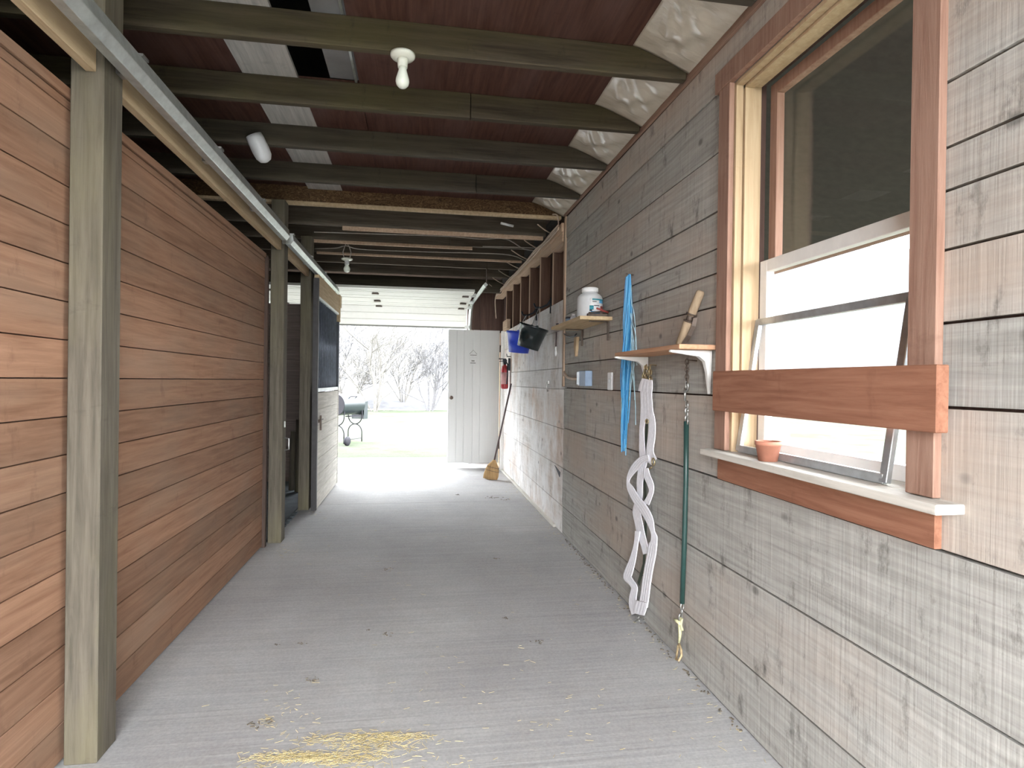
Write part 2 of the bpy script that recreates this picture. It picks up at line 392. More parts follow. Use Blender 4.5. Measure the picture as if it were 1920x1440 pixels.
# plate over the studs
p = MB(); p.box(1.30, 1.42, 5.37, 10.0, 2.79, 2.875); p.box(1.31, 1.42, 5.37, 5.84, 2.70, 2.79)
tag(p.build('top_plate', M['platewood'], bevel=.003), 'rough pale timber plate resting on the open wall studs', 'beam')
ordw = ['nearest', 'second', 'third', 'fourth', 'fifth', 'sixth', 'seventh', 'eighth', 'ninth', 'tenth', 'eleventh']
for i in range(6):
    y = 5.87+.635*i
    b = MB(); b.box(1.347, 1.46, y, y+.04, 2.15, 2.79)
    so = b.build('wall_stud', M['old_stud']); b = MB(); b.box(1.341, 1.347, y, y+.04, 2.176, 2.79); b.build('pale_edge', M['studwood'], so)
    tag(so, '%s open wall stud above the pale planks, counted from the camera' % ordw[i], 'stud', 'open wall studs')
b = MB(); b.box(1.31, 1.36, 8.75, 9.2, 2.185, 2.33)
tag(b.build('blocking_board', M['platewood'], bevel=.002), 'short pinkish board nailed above the white trim by the open door', 'board')

# back wall with garage opening
GX0, GX1 = -2.3, .84
b = MB()
for a, c in ((-4.75, GX0), (GX1, 1.5)):
    n = max(1, int((c-a)/.17))
    for i in range(n): b.box(a+(c-a)*i/n+.002, a+(c-a)*(i+1)/n-.002, 10.2, 10.32, 0, 4.3, R())
b.box(GX0, GX1, 10.2, 10.32, 2.75, 4.3)
tag(b.build('wall_back', M['siding']), 'dark reddish back wall around the overhead door', 'wall', kind='structure')
# outer shell
b = MB(); b.box(-4.85, -4.75, -1.9, 10.32, 0, 4.3); tag(b.build('wall_left', M['darkwood']), 'dark outer wall behind the stalls', 'wall', kind='structure')
b = MB(); b.box(-4.75, -1.3, -1.9, -1.8, 0, 4.3); b.box(-1.3, 1.5, -1.9, -1.8, 3.06, 4.3); tag(b.build('wall_front', M['siding']), 'front barn wall behind the camera', 'wall', kind='structure')
b = MB(); b.hexa([(-5.1,-2.1,4.4),(1.4,-2.1,4.4),(1.4,10.6,4.4),(-5.1,10.6,4.4),(-5.1,-2.1,4.5),(1.4,-2.1,4.5),(1.4,10.6,4.5),(-5.1,10.6,4.5)])
b.hexa([(1.4,-2.1,3.12),(3.05,-2.1,2.5),(3.05,10.6,2.5),(1.4,10.6,3.12),(1.4,-2.1,4.5),(3.05,-2.1,2.58),(3.05,10.6,2.58),(1.4,10.6,4.5)])  # low eave added outside the right wall to darken the upper window pane
tag(b.build('roof', M['roofing']), 'roof over the barn with an added low eave on the right that darkens the window', 'roof', kind='structure')

# ceiling deck above the joists
DZ = 3.062
d = MB()
for a, c in ((-1.8, 1.22), (1.22, 3.65), (3.65, 5.43)): d.box(-.34, 1.46, a+.002, c-.002, DZ, DZ+.02, R(.3, .7))
dk = d.build('ceiling', M['redply']); tag(dk, 'reddish plywood deck above the joists', 'ceiling', kind='structure')
d = MB(); d.box(-.67, -.345, 3.46, 5.43, DZ, DZ+.02); d.box(-4.75, -.97, -1.8, 5.43, DZ+.02, DZ+.04); d.build('osb_panel', M['darkboard'] if False else M['redply'], dk)
d = MB(); d.box(-.50, -.345, -1.8, 3.45, DZ+.02, DZ+.03); o = d.build('tin_strip', M['tin'], dk); o['label'] = 'grey tin strip'
d = MB(); d.box(-.365, -.352, -1.8, 3.45, DZ+.004, DZ+.018); d.build('metal_edge', M['zinc'], dk)
d = MB(); d.box(-.96, -.672, -1.8, 5.43, DZ, DZ+.02); o = d.build('pale_panel', M['palepanel'], dk); o['label'] = 'pale grey panel'
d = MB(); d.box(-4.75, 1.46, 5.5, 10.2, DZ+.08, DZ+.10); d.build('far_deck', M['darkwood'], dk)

# joists
JY = [2.81, 3.44, 4.085, 4.78]
near = ['nearest the camera, green with moss, above the bare bulb', 'second from the camera, with a butt joint in it', 'third from the camera, dark grey, above the left pipe end', 'fourth from the camera, just before the rough brown header']
def joist(y, z0, z1, th, mat, x0=-4.7, x1=1.31, cut=None):
    b = MB()
    if cut: b.box(x0, cut-.002, y, y+th, z0, z1, .55); b.box(cut+.002, x1, y+.004, y+th+.004, z0+.003, z1, .4)
    else: b.box(x0, x1, y, y+th, z0, z1, R(.35, .65))
    return b.build('ceiling_joist', mat, bevel=.003)
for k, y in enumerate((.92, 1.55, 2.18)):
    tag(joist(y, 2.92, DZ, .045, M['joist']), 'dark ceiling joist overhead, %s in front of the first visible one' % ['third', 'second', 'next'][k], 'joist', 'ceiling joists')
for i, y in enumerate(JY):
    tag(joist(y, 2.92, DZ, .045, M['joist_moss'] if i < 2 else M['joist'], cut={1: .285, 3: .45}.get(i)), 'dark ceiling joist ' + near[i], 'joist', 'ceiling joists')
b = MB(); b.box(-4.7, 1.31, 5.43, 5.45, 2.95, 3.3, .5)
hd = b.build('ceiling_header', M['osb']); tag(hd, 'rough brown strand-board header with a pale bottom strip, fifth across the ceiling', 'beam')
b = MB(); b.box(-4.7, 1.31, 5.42, 5.475, 2.922, 2.948); b.build('bottom_strip', M['paleboard'], hd)
fd = ['first dark ceiling joist beyond the rough brown header', 'second dark ceiling joist beyond the brown header', 'third joist beyond the brown header, above the far bulb', 'fourth dark joist beyond the brown header', 'fifth dark joist beyond the brown header, near the overhead door']
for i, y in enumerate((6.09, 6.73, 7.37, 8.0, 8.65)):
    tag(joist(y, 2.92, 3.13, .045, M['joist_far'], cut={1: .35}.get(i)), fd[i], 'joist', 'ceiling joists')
b = MB(); b.box(-4.7, 1.31, 9.32, 9.42, 2.80, 3.0)
tag(b.build('ceiling_beam', M['joist'], bevel=.004), 'mossy dark beam just above the raised overhead door', 'beam')
# reddish lath strips fixed under far joists
for y, x0, x1, hh, L in ((6.135, -.75, 1.28, .040, 'reddish lath strip under the first joist beyond the brown header'), (6.775, -1.2, .60, .034, 'orange lath strip that stops short, under the second far joist'), (7.415, -1.2, 1.28, .026, 'thin pink lath strip under the third far joist')):
    b = MB(); b.box(x0, x1, y-.045, y-.02, 2.919-hh, 2.919); tag(b.build('lath_strip', M['platewood'], bevel=.002), L, 'strip', 'lath strips')

# plastic-covered insulation in the bays along the right wall
def plastic(y0, y1, L, zo=0):
    b = MB(); r2 = random.Random(int(y0*100))
    ph = [r2.uniform(0, 6) for _ in range(4)]
    def fn(u, v):
        # u across slope, v along the bay
        y = y0+(y1-y0)*v; x = 1.025+.30*u; z = DZ-.004-(.115)*u**1.2
        e = math.sin(PI*u)*math.sin(PI*v)
        a = math.atan2(v-.05, u+.1)
        z -= e*(.022+.007*math.sin(a*22+ph[0])+.008*math.sin(9*u+14*v+ph[1])+.006*math.sin(25*v-8*u+ph[2]))
        return (x, y, z+zo)
    b.grid(fn, 26, 30)
    n = len(b.v)
    o = b.build('plastic_sheet', M['plastic']); sd = o.modifiers.new('skin', 'SOLIDIFY'); sd.thickness = .002; sd.offset = 1
    tag(o, L, 'plastic sheet', 'plastic insulation covers')
bays = [(1.60, 2.18), (2.228, 2.805), (2.86, 3.436), (3.49, 4.08), (4.135, 4.775), (4.83, 5.41)]
labs = ['cream plastic insulation cover beside the window, ahead of the first visible bay', 'large cream plastic cover in the first bay at the top right', 'creased shiny plastic cover in the second bay, behind the mossy joist', 'glossy plastic cover in the third bay from the camera', 'small plastic cover in the fourth bay from the camera', 'farthest plastic cover, against the rough brown header']
for (a, c), L in zip(bays, labs): plastic(a, c, L)

# ---------------------------------------------------------------- left side
# near stall front of cedar boards
b = MB(); z = .01
while z < 2.38:
    h = .138; b.box(-1.275, -1.25, -1.75, 5.17, z+.002, min(z+h, 2.39)-.002, R(.15, .85)); z += h
ws = b.build('wall_left_stall', M['cedar'], bevel=.0015); tag(ws, 'reddish cedar plank stall front at the left edge', 'wall', kind='structure')
b = MB(); b.box(-1.262, -1.225, 5.172, 5.215, 0, 2.41); b.build('end_strip', M['darkwood'], ws, .002)
b = MB(); b.box(-1.285, -1.24, -1.75, 5.17, 2.392, 2.43); b.build('cap_board', M['cedar'], ws, .002)
def post(y, L):
    b = MB(); b.box(-1.235, -1.125, y, y+.14, 0, 2.919)
    return tag(b.build('timber_post', M['post'], bevel=.004), L, 'post', 'aisle posts')
p1 = post(5.30, 'square timber post on the near side of the stall opening')
b = MB(); b.box(-1.128, -1.118, 5.36, 5.385, .98, 1.03); b.build('strike_plate', M['steel'], p1); b = MB(); b.tube([(-1.12,5.37,.78),(-1.085,5.37,.79),(-1.085,5.37,.88),(-1.12,5.37,.89)], .006, 6); b.build('latch_staple', M['steel'], p1)
post(6.60, 'square timber post on the far side of the stall opening, by the grille door')
post(2.35, 'square timber post close by at the far left')
# header boards between posts
for y0, y1, L in ((-1.75, 2.35, 'pale header board under the rail at the far left'), (2.49, 5.30, 'pale header board under the near rail, before the near post'), (5.44, 6.60, 'pale header board between the two posts of the opening')):
    b = MB(); b.box(-1.185, -1.15, y0, y1, 2.49, 2.66); tag(b.build('header_board', M['paleboard'], bevel=.002), L, 'board', 'stall header boards')
# box rails of the sliding doors
def rail(y0, y1, L):
    t = thing('door_rail', (-1.06, (y0+y1)/2, 2.50), L, 'rail', 'sliding door rails')
    b = MB(); pr = [(-1.085,2.60),(-1.025,2.60),(-1.025,2.548),(-1.045,2.515),(-1.060,2.515),(-1.060,2.52),(-1.075,2.52),(-1.075,2.515),(-1.085,2.515)]
    pr = [(-1.09,2.60),(-1.035,2.60),(-1.025,2.545),(-1.050,2.512),(-1.09,2.512)]
    n = len(pr); b.add([(x,y0,z) for x,z in pr]+[(x,y1,z) for x,z in pr], [(i,(i+1)%n,n+(i+1)%n,n+i) for i in range(n)]+[tuple(range(n))[::-1], tuple(range(n,2*n))])
    b.build('track', M['zinc'], t, .002)
    y = y0+.03
    while y < y1:
        b = MB(); b.box(-1.124, -1.088, y, y+.05, 2.53, 2.63); b.box(-1.124, -1.03, y, y+.05, 2.602, 2.612); b.build('bracket', M['steel'], t); y += .9
    return t
rail(.6, 5.03, 'galvanised sliding door rail running out of the left edge')
rail(5.17, 8.14, 'galvanised sliding door rail above the grille door')

# sliding stall door
DX0, DX1, DY0, DY1 = -1.085, -1.035, 6.48, 8.20
sd = thing('stall_door', (-1.06, 7.34, .02), 'sliding stall door with dark bars above whitewashed planks', 'door')
b = MB(); z = .02
while z < 1.25:
    h = min(.176, 1.262-z); b.box(DX0+.008, DX1, DY0+.045, DY1-.045, z+.002, z+h-.002, R()); z += .176
b.build('plank_panel', M['whitewash'], sd, .0015)
b = MB(); b.box(DX0, DX1+.006, DY0, DY0+.045, .02, 2.46); o = b.build('stile', M['stile_metal'], sd, .002)
b = MB(); b.box(DX0, DX1+.006, DY1-.045, DY1, .02, 1.29); o = b.build('stile', M['whitewash'], sd, .002); o['label'] = 'pale lower stile'
b = MB(); b.box(DX0, DX1+.006, DY1-.05, DY1, 1.29, 2.16); b.build('stile', M['black_metal'], sd, .002)
b = MB(); b.box(DX0, DX1+.002, DY0+.045, DY1-.05, 1.262, 1.30); b.build('mid_channel', M['zinc'], sd)
b = MB(); b.box(DX0+.004, DX1+.004, DY0+.045, DY1-.02, 2.275, 2.50); o = b.build('top_board', M['paleboard'], sd, .002)
b = MB(); b.box(DX0, DX1+.002, DY0+.045, DY1-.05, 2.25, 2.275); b.build('top_channel', M['zinc'], sd)
b = MB(); b.box(DX0, DX1+.016, DY1-.05, DY1+.11, 2.36, 2.52); b.box(DX0, DX1+.012, DY1-.035, DY1+.04, 2.16, 2.36); o = b.build('end_block', M['paleboard'], sd, .003); o['label'] = 'pale wooden end block'
for i in range(16):
    y = DY0+.095+i*.1
    b = MB(); b.tube([(-1.06,y,1.29),(-1.06,y,2.26)], .009, 8); b.build('bar', M['bar_metal'], sd)
for y in (6.9, 7.85):
    b = MB(); b.box(-1.07, -1.04, y-.03, y+.03, 2.47, 2.53); b.build('hanger', M['steel'], sd)
b = MB(); yl, zl = 6.62, .95
b.box(DX1, DX1+.012, yl-.05, yl+.10, zl-.016, zl+.016); b.tube([(DX1+.02,yl-.08,zl+.01),(DX1+.02,yl+.16,zl+.01)], .008, 6); b.box(DX1+.012, DX1+.03, yl-.012, yl+.012, zl-.10, zl+.06)
b.build('latch', M['rust'], sd)

# stall behind
b = MB()
for i in range(15): b.box(-4.75, -1.24, 8.4, 8.43, .01+.16*i+.002, .01+.16*(i+1)-.002, R())
b.box(-4.75, -1.24, 8.43, 8.45, 0, 2.41)
pw = b.build('wall_stall', M['darkboard']); tag(pw, 'brown plank partition at the back of the open stall', 'wall', kind='structure')
b = MB()
for i in range(15): b.box(-4.75, -1.28, 5.18, 5.21, .01+.16*i+.002, .01+.16*(i+1)-.002, R())
b.box(-4.75, -1.28, 5.16, 5.18, 0, 2.41)
tag(b.build('wall_stall_near', M['darkboard']), 'brown plank partition between the two stalls', 'wall', kind='structure')
b = MB(); b.box(-4.7, -1.245, 5.23, 8.38, .001, .018)
for i in range(9): b.box(-1.245, -1.205, 5.46+.13*i, 5.53+.13*i, .001, .018) if i not in (8,) else None
tag(b.build('rubber_mat', M['mat'], bevel=.003), 'blue-grey rubber mat with a toothed edge in the stall opening', 'mat')
# slatted inner board edge in the stall
b = MB(); b.tube([(-1.42, 7.6, .02), (-1.41, 7.6, .9)], .045, 10); b.tube([(-1.52, 7.7, .02), (-1.50, 7.7, .75)], .035, 10)
tag(b.build('log_pole', M['post']), 'rough grey poles standing inside the open stall', 'pole')

# ---------------------------------------------------------------- overhead (garage) door
gd = thing('garage_door', (-.75, 9.3, 2.295), 'white sectional overhead door raised under the ceiling', 'door')
pts = [(10.10, 2.295), (9.80, 2.594), (9.40, 2.625), (8.93, 2.672), (8.48, 2.672)]
for i, ((ya, za), (yb, zb)) in enumerate(zip(pts, pts[1:])):
    a = Vector((0, ya, za)); c = Vector((0, yb, zb)); dd = (c-a).normalized(); n = Vector((0, -dd.z, dd.y))
    if n.z < 0: n = -n
    b = MB()
    g0 = a+dd*.004; g1 = c-dd*.004
    def sec(x0, x1, p, q, th, off=0):
        o_ = n*off
        b.hexa([Vector((x0,0,0))+p+o_, Vector((x1,0,0))+p+o_, Vector((x1,0,0))+q+o_, Vector((x0,0,0))+q+o_, Vector((x0,0,0))+p+o_+n*th, Vector((x1,0,0))+p+o_+n*th, Vector((x1,0,0))+q+o_+n*th, Vector((x0,0,0))+q+o_+n*th])
    sec(-2.27, .80, g0, g1, .035)
    L = (g1-g0).length
    for k in (.33, .66): sec(-2.27, .80, g0+dd*(L*k-.006), g0+dd*(L*k+.006), .006, -.005)
    b.build('section', M['garage_white'], gd, .002)
    if i == 0:
        b = MB(); sec(-2.27, .80, a-dd*.012, a+dd*.02, .04, -.002); o = b.build('bottom_seal', M['greyink'], gd)
for i in (1, 2, 3):
    for x in (-2.05, -.62, .70):
        y, z = pts[i]; b = MB(); b.box(x-.045, x+.045, y-.05, y+.05, z-.014, z-.004); b.tube([(x-.05,y,z-.014),(x+.05,y,z-.014)], .009, 6); b.build('hinge', M['rust'], gd)
def track(x, L):
    t = thing('door_track', (x, 9.0, .0), L, 'track', 'overhead door tracks')
    P = [(x, 10.12, .0), (x, 10.12, 2.25)] + [(x, 10.12-.38*(1-math.cos(a)), 2.25+.42*math.sin(a)) for a in [PI/2*k/6 for k in range(1, 7)]] + [(x+.02, 7.98, 2.70)]
    b = MB(); b.tube(P, .032, 4); b.build('channel', M['zinc'], t)
    b = MB(); b.box(x+.03, x+.045, 8.0, 8.05, 2.66, 3.10); b.build('hanger_strap', M['rust'], t)
    for y, z in ((10.1, 2.32), (9.75, 2.61), (9.4, 2.645), (8.93, 2.69)):
        b = MB(); b.box(x-.09, x-.02, y-.035, y+.035, z-.03, z+.02); b.build('roller_bracket', M['steel'], t)
    return t
track(.875, 'pale steel overhead door track at the right of the doorway'); track(-2.34, 'pale steel overhead door track behind the stall')

# ---------------------------------------------------------------- white plank door, standing open
dr = thing('door_1', (1.32, 9.62, .05), 'white vertical-plank door standing open across the end of the aisle', 'door', kind='structure')
b = MB(); xs = [.488, .625, .745, .885, 1.005, 1.325]
for a, c in zip(xs, xs[1:]): b.box(a+.006, c-.006, 9.60, 9.64, .075, 2.225, R(.4, .6))
b.box(.49, 1.323, 9.612, 9.632, .078, 2.222)
b.build('plank_panel', M['white_wood'], dr, .003)
b = MB(); b.lathe([(.012,0),(.012,.035),(.026,.045),(.03,.06),(.024,.075),(.008,.08)], (.545, 9.60, 1.13), (0,-1,0), 16); b.lathe([(.03,0),(.03,.006)], (.545, 9.60, 1.13), (0,-1,0), 16); b.build('knob', M['rust'], dr)
for z in (1.93, .36):
    b = MB(); b.box(1.325, 1.345, 9.585, 9.60, z-.05, z+.05); b.tube([(1.328,9.588,z-.055),(1.328,9.588,z+.055)], .009, 8); b.build('hinge', M['rust'], dr)
sg = thing('door_sign', (.885, 9.585, 1.67), 'small hanging plaque with a triangle top on the white plank door', 'sign')
b = MB(); b.box(.83, .95, 9.588, 9.598, 1.67, 1.78); b.box(.825, .955, 9.588, 9.598, 1.80, 1.835); pq = b.build('plaque', M['white_wood'], sg, .002)
b = MB(); b.tube([(.83,9.592,1.835),(.89,9.592,1.90),(.95,9.592,1.835)], .003, 5); b.build('cord', M['greyink'], sg)
for q in ((.845,.93,1.684,1.696), (.862,.912,1.716,1.734), (.84,.945,1.812,1.822)):
    b = MB(); b.box(q[0], q[1], 9.585, 9.588, q[2], q[3]); b.build('lettering', M['greyink'], pq)

# ---------------------------------------------------------------- window on the right
wn = thing('window_1', (1.37, 1.9, 1.1), 'pine-lined window in the right wall with reddish casing', 'window', kind='structure')
b = MB(); b.box(1.310, 1.334, 2.385, 2.476, 1.115, 2.70); b.build('casing', M['casing'], wn, .002)
b = MB(); b.box(1.310, 1.334, 1.335, 1.425, 1.115, 2.70); b.build('casing', M['casing'], wn, .002)
b = MB(); b.box(1.306, 1.334, 1.31, 2.508, 2.70, 2.79); b.build('head_casing', M['casing'], wn, .002)
b = MB()
for x0, x1, e in ((1.335, 1.368, 0), (1.370, 1.412, .012), (1.414, 1.452, 0)):
    b.box(x0, x1, 2.372-e, 2.392, 1.10, 2.70, R(.4, .6)); b.box(x0, x1, 1.42, 1.438+e, 1.10, 2.70, R(.4, .6)); b.box(x0, x1, 1.43, 2.38, 2.682-e, 2.70, R(.4, .6))
b.build('jamb', M['pine'], wn, .0015)
b = MB(); b.box(1.255, 1.48, 1.27, 2.50, 1.086, 1.112); b.build('sill', M['casing'] if False else M['whitewash'], wn, .003)
b = MB(); b.box(1.312, 1.334, 1.33, 2.447, .985, 1.086); b.build('apron', M['redboard'], wn, .002)
def sash(x, z0, z1, mat, nm):
    b = MB(); y0, y1, s = 1.44, 2.37, .05
    b.box(x, x+.035, y1-s, y1, z0, z1); b.box(x, x+.035, y0, y0+s, z0, z1); b.box(x, x+.035, y0+s, y1-s, z0, z0+s); b.box(x, x+.035, y0+s, y1-s, z1-s, z1)
    o = b.build(nm, mat, wn, .002)
    g = MB(); g.box(x+.015, x+.019, y0+s, y1-s, z0+s, z1-s); g.build('pane', M['glass'], o)
sash(1.455, 1.112, 1.93, M['white'], 'lower_sash'); sash(1.492, 1.88, 2.69, M['casing'], 'upper_sash')
# board across the window
b = MB(); b.box(1.272, 1.308, 1.29, 2.425, 1.286, 1.457)
tag(b.build('cross_board', M['redboard'], bevel=.003), 'reddish board fixed across the lower part of the window', 'board')
# loose storm sash leaning behind the board
ls = thing('storm_sash', (1.37, 2.0, 1.112), 'loose aluminium storm window leaning behind the red board on the sill', 'storm window')
def lean(y, t): return Vector((1.358+.085*t, y, 1.118+.56*t))
b = MB()
for y in (2.35, 1.55): b.bar(lean(y, 0), lean(y, 1), .03, .018, (1,0,0))
for t in (0.02, .98): b.bar(lean(1.55, t), lean(2.35, t), .018, .03, (0,0,1))
b.build('frame', M['alu'], ls, .002)
b = MB(); b.hexa([lean(1.56,.03), lean(1.56,.03)+Vector((.004,0,0)), lean(2.34,.03)+Vector((.004,0,0)), lean(2.34,.03), lean(1.56,.97), lean(1.56,.97)+Vector((.004,0,0)), lean(2.34,.97)+Vector((.004,0,0)), lean(2.34,.97)]); b.build('pane', M['glass'], ls)
b = MB(); b.lathe([(.034,0),(.045,.06),(.048,.06),(.048,.075),(.042,.075),(.036,.01)], (1.318, 2.075, 1.1125), seg=20)
tag(b.build('clay_pot', M['clay']), 'small terracotta pot on the window sill', 'pot')

# ---------------------------------------------------------------- shelves on the right wall
s2 = thing('wall_shelf', (1.24, 2.93, 1.555), 'reddish board shelf on white brackets by the window', 'shelf')
b = MB(); b.box(1.145, 1.334, 2.49, 3.36, 1.555, 1.577); b.build('board', M['shelfred'], s2, .002)
def bracket(y, par, L=.20, H=.20):
    b = MB(); x1 = 1.332; zt = 1.554
    # stamped steel L: horizontal arm, curved corner, tapering vertical arm
    prof = [(x1-L, zt), (x1, zt), (x1, zt-H), (x1-.012, zt-H), (x1-.022, zt-.10), (x1-.035, zt-.05), (x1-.065, zt-.028), (x1-L, zt-.010)]
    n = len(prof); W_ = [.010, .016, .005, .005, .013, .016, .016, .010]
    b.add([(x,y-w_,z) for (x,z),w_ in zip(prof,W_)]+[(x,y+w_,z) for (x,z),w_ in zip(prof,W_)], [(i,(i+1)%n,n+(i+1)%n,n+i) for i in range(n)]+[tuple(range(n))[::-1], tuple(range(n,2*n))])
    o = b.build('bracket', M['white'], par, .002); return o
bracket(2.56, s2); bracket(3.32, s2)
s1 = thing('wall_shelf', (1.22, 4.4, 1.835), 'pale pine shelf holding the white jug', 'shelf')
b = MB(); b.box(1.10, 1.334, 3.97, 4.86, 1.835, 1.86); b.build('board', M['shelfwood'], s1, .002)
for y in (4.05, 4.72):
    b = MB(); b.box(1.322, 1.334, y-.008, y+.008, 1.70, 1.834); b.box(1.19, 1.322, y-.008, y+.008, 1.828, 1.835); b.build('bracket', M['rust'], s1)

# jug
jg = thing('plastic_jug', (1.225, 4.16, 1.86), 'white plastic jug with a blue and teal label on the pine shelf', 'jug')
jc = (1.225, 4.16, 1.861)
b = MB(); b.lathe([(.082,0),(.090,.006),(.091,.02),(.091,.145),(.086,.160),(.068,.176),(.054,.182),(.054,.190)], jc, seg=28); b.build('body', M['milk'], jg)
b = MB(); b.lathe([(.060,0),(.060,.03),(.056,.033)], (jc[0], jc[1], jc[2]+.188), seg=28); b.build('cap', M['label_white'], jg)
def wrap(a0, a1, z0, z1, mat, nm, r=.0920, par=None):
    b = MB(); b.grid(lambda u, v: (jc[0]+r*math.cos(a0+(a1-a0)*u), jc[1]+r*math.sin(a0+(a1-a0)*u), jc[2]+z0+(z1-z0)*v), 10, 1)
    o = b.build(nm, mat, par or jg); sdm = o.modifiers.new('t', 'SOLIDIFY'); sdm.thickness = .0006; return o
A0 = math.radians(-96)    # label faces the camera and the aisle
lb = wrap(A0-.20, A0+1.35, .015, .135, M['label_white'], 'label')
for a0, a1, z0, z1, mt in ((.0,1.35,.124,.134,'teal'), (.62,1.35,.104,.124,'bluep'), (-.20,.12,.085,.055,'teal'), (.15,.62,.082,.088,'ink'), (-.10,.70,.018,.045,'bluep'), (.75,1.2,.04,.085,'redp'), (.02,.36,.110,.116,'greyink'), (-.2,.0,.045,.06,'ink')):
    wrap(A0+a0, A0+a1, z0, z1, M[mt], 'label_print', .0930, lb)
bt = thing('small_bottle', (1.20, 4.52, 1.86), 'small white squeeze bottle between the jug and the tin on the shelf', 'bottle')
b = MB(); b.lathe([(.022,0),(.024,.004),(.024,.045),(.012,.058)], (1.20,4.52,1.861), seg=16); b.build('body', M['milk'], bt)
b = MB(); b.lathe([(.014,0),(.013,.016)], (1.20,4.52,1.919), seg=16); b.build('cap', M['label_white'], bt)
tn = thing('paste_tin', (1.22, 4.67, 1.86), 'low grey-blue tin with a dark lid near the far end of the shelf', 'tin')
b = MB(); b.lathe([(.042,0),(.042,.05)], (1.22,4.67,1.861), seg=20); b.build('body', M['bluebox'], tn)
b = MB(); b.lathe([(.045,0),(.045,.014)], (1.22,4.67,1.911), seg=20); b.build('lid', M['ink'], tn)
b = MB(); b.box(1.16, 1.30, 3.985, 4.01, 1.861, 1.88); b.tube([(1.17,4.0,1.885),(1.33,4.015,1.905)], .006, 6)
tag(b.build('brush', M['rust'], bevel=.002), 'dark brush lying at the near end of the pine shelf', 'brush')
b = MB(); b.tube([(1.31,3.995,1.89),(1.22,3.975,1.915)], .007, 8); tag(b.build('red_pen', M['redp']), 'red stick on the near end of the pine shelf beside the jug', 'stick')
b = MB(); b.tube([(1.14,4.80,1.861),(1.14,4.80,1.885)], .012, 8); tag(b.build('bottle_cap', M['ink']), 'tiny black cap at the far tip of the pine shelf', 'cap')

# under the pine shelf: hook and wooden stake, white-tipped stick
hk = [onX(x, y, 1.325) for x, y in ((1058,626),(1063,630),(1070,632),(1077,630),(1081,626))]
b = MB(); b.tube(hk, .006, 6); tag(b.build('wall_hook', M['black_metal']), 'black curved hook under the pine shelf', 'hook')
pa, pb = onX(1080,631,1.318), onX(1075,665,1.318)
b = MB(); q = [(-.045,0),(.035,0),(.04,-.08),(.0,-.165),(-.02,-.12)]
vs = [(1.310, pa.y+y, pa.z-.005+z) for y, z in q]+[(1.336, pa.y+y, pa.z-.005+z) for y, z in q]
b.add(vs, [tuple(range(5)), tuple(range(5,10))[::-1]]+[(i,i+5,(i+1)%5+5,(i+1)%5) for i in range(5)]); tag(b.build('wooden_stake', M['pine'], bevel=.002), 'yellow pointed wooden stake hanging under the pine shelf', 'stake')
pa, pb = onX(1043,622,1.325), onX(1042,668,1.325)
st = thing('thin_stick', pb, 'thin brown stick with a white tip hanging at the far end of the pine shelf', 'stick')
b = MB(); b.tube([pa, pa+(pb-pa)*.62], .006, 6); b.build('shaft', M['stick'], st)
b = MB(); b.tube([pa+(pb-pa)*.6, pa+(pb-pa)*.9, pb], [.010,.014,.003], 8); b.build('tip', M['label_white'], st)

# outlet box with conduit, switch, small clip
eb = thing('outlet_box', (1.31, 4.6, 1.37), 'blue-grey electrical box with a short conduit on the right wall', 'electrical box')
b = MB(); b.box(1.275, 1.333, 4.43, 4.60, 1.372, 1.492); b.build('box', M['bluebox'], eb, .004)
b = MB(); b.box(1.28, 1.333, 4.605, 4.70, 1.375, 1.495); b.build('side_cover', M['alu'], eb, .01)
b = MB(); b.tube([(1.31,4.70,1.43),(1.31,4.95,1.43),(1.315,5.12,1.44),(1.325,5.28,1.475),(1.34,5.32,1.50)], .012, 8); b.build('conduit', M['cable'], eb)
sw = thing('switch_plate', (1.33, 3.98, 1.35), 'narrow white switch plate just left of the blue twine', 'switch')
b = MB(); b.box(1.322, 1.334, 3.94, 4.03, 1.35, 1.474); b.build('plate', M['label_white'], sw, .004)
b = MB(); b.box(1.314, 1.322, 3.975, 3.99, 1.40, 1.425); b.build('toggle', M['milk'], sw, .002)
pp = onX(1027, 725, 1.325)
b = MB(); b.tube([pp+Vector((0,0,.05)), pp+Vector((-.012,0,.02)), pp+Vector((-.012,0,-.02)), pp+Vector((0,0,-.05))], .007, 6); b.box(1.32, 1.338, pp.y-.015, pp.y+.015, pp.z+.03, pp.z+.06)
tag(b.build('wall_clip', M['steel']), 'small metal clip on the pale planks below the buckets', 'clip')
b = MB(); lp = onX(1046, 886, 1.335); b.add([(1.338, lp.y+.16, lp.z+.05), (1.338, lp.y-.05, lp.z-.035), (1.338, lp.y-.07, lp.z+.012), (1.343, lp.y+.16, lp.z+.048), (1.343, lp.y-.05, lp.z-.035), (1.343, lp.y-.07, lp.z+.012)], [(0,1,2),(3,5,4),(0,3,4,1),(1,4,5,2),(2,5,3,0)])
tag(b.build('broken_gap', M['ink']), 'dark splintered hole in a pale plank low on the far right wall', 'hole')

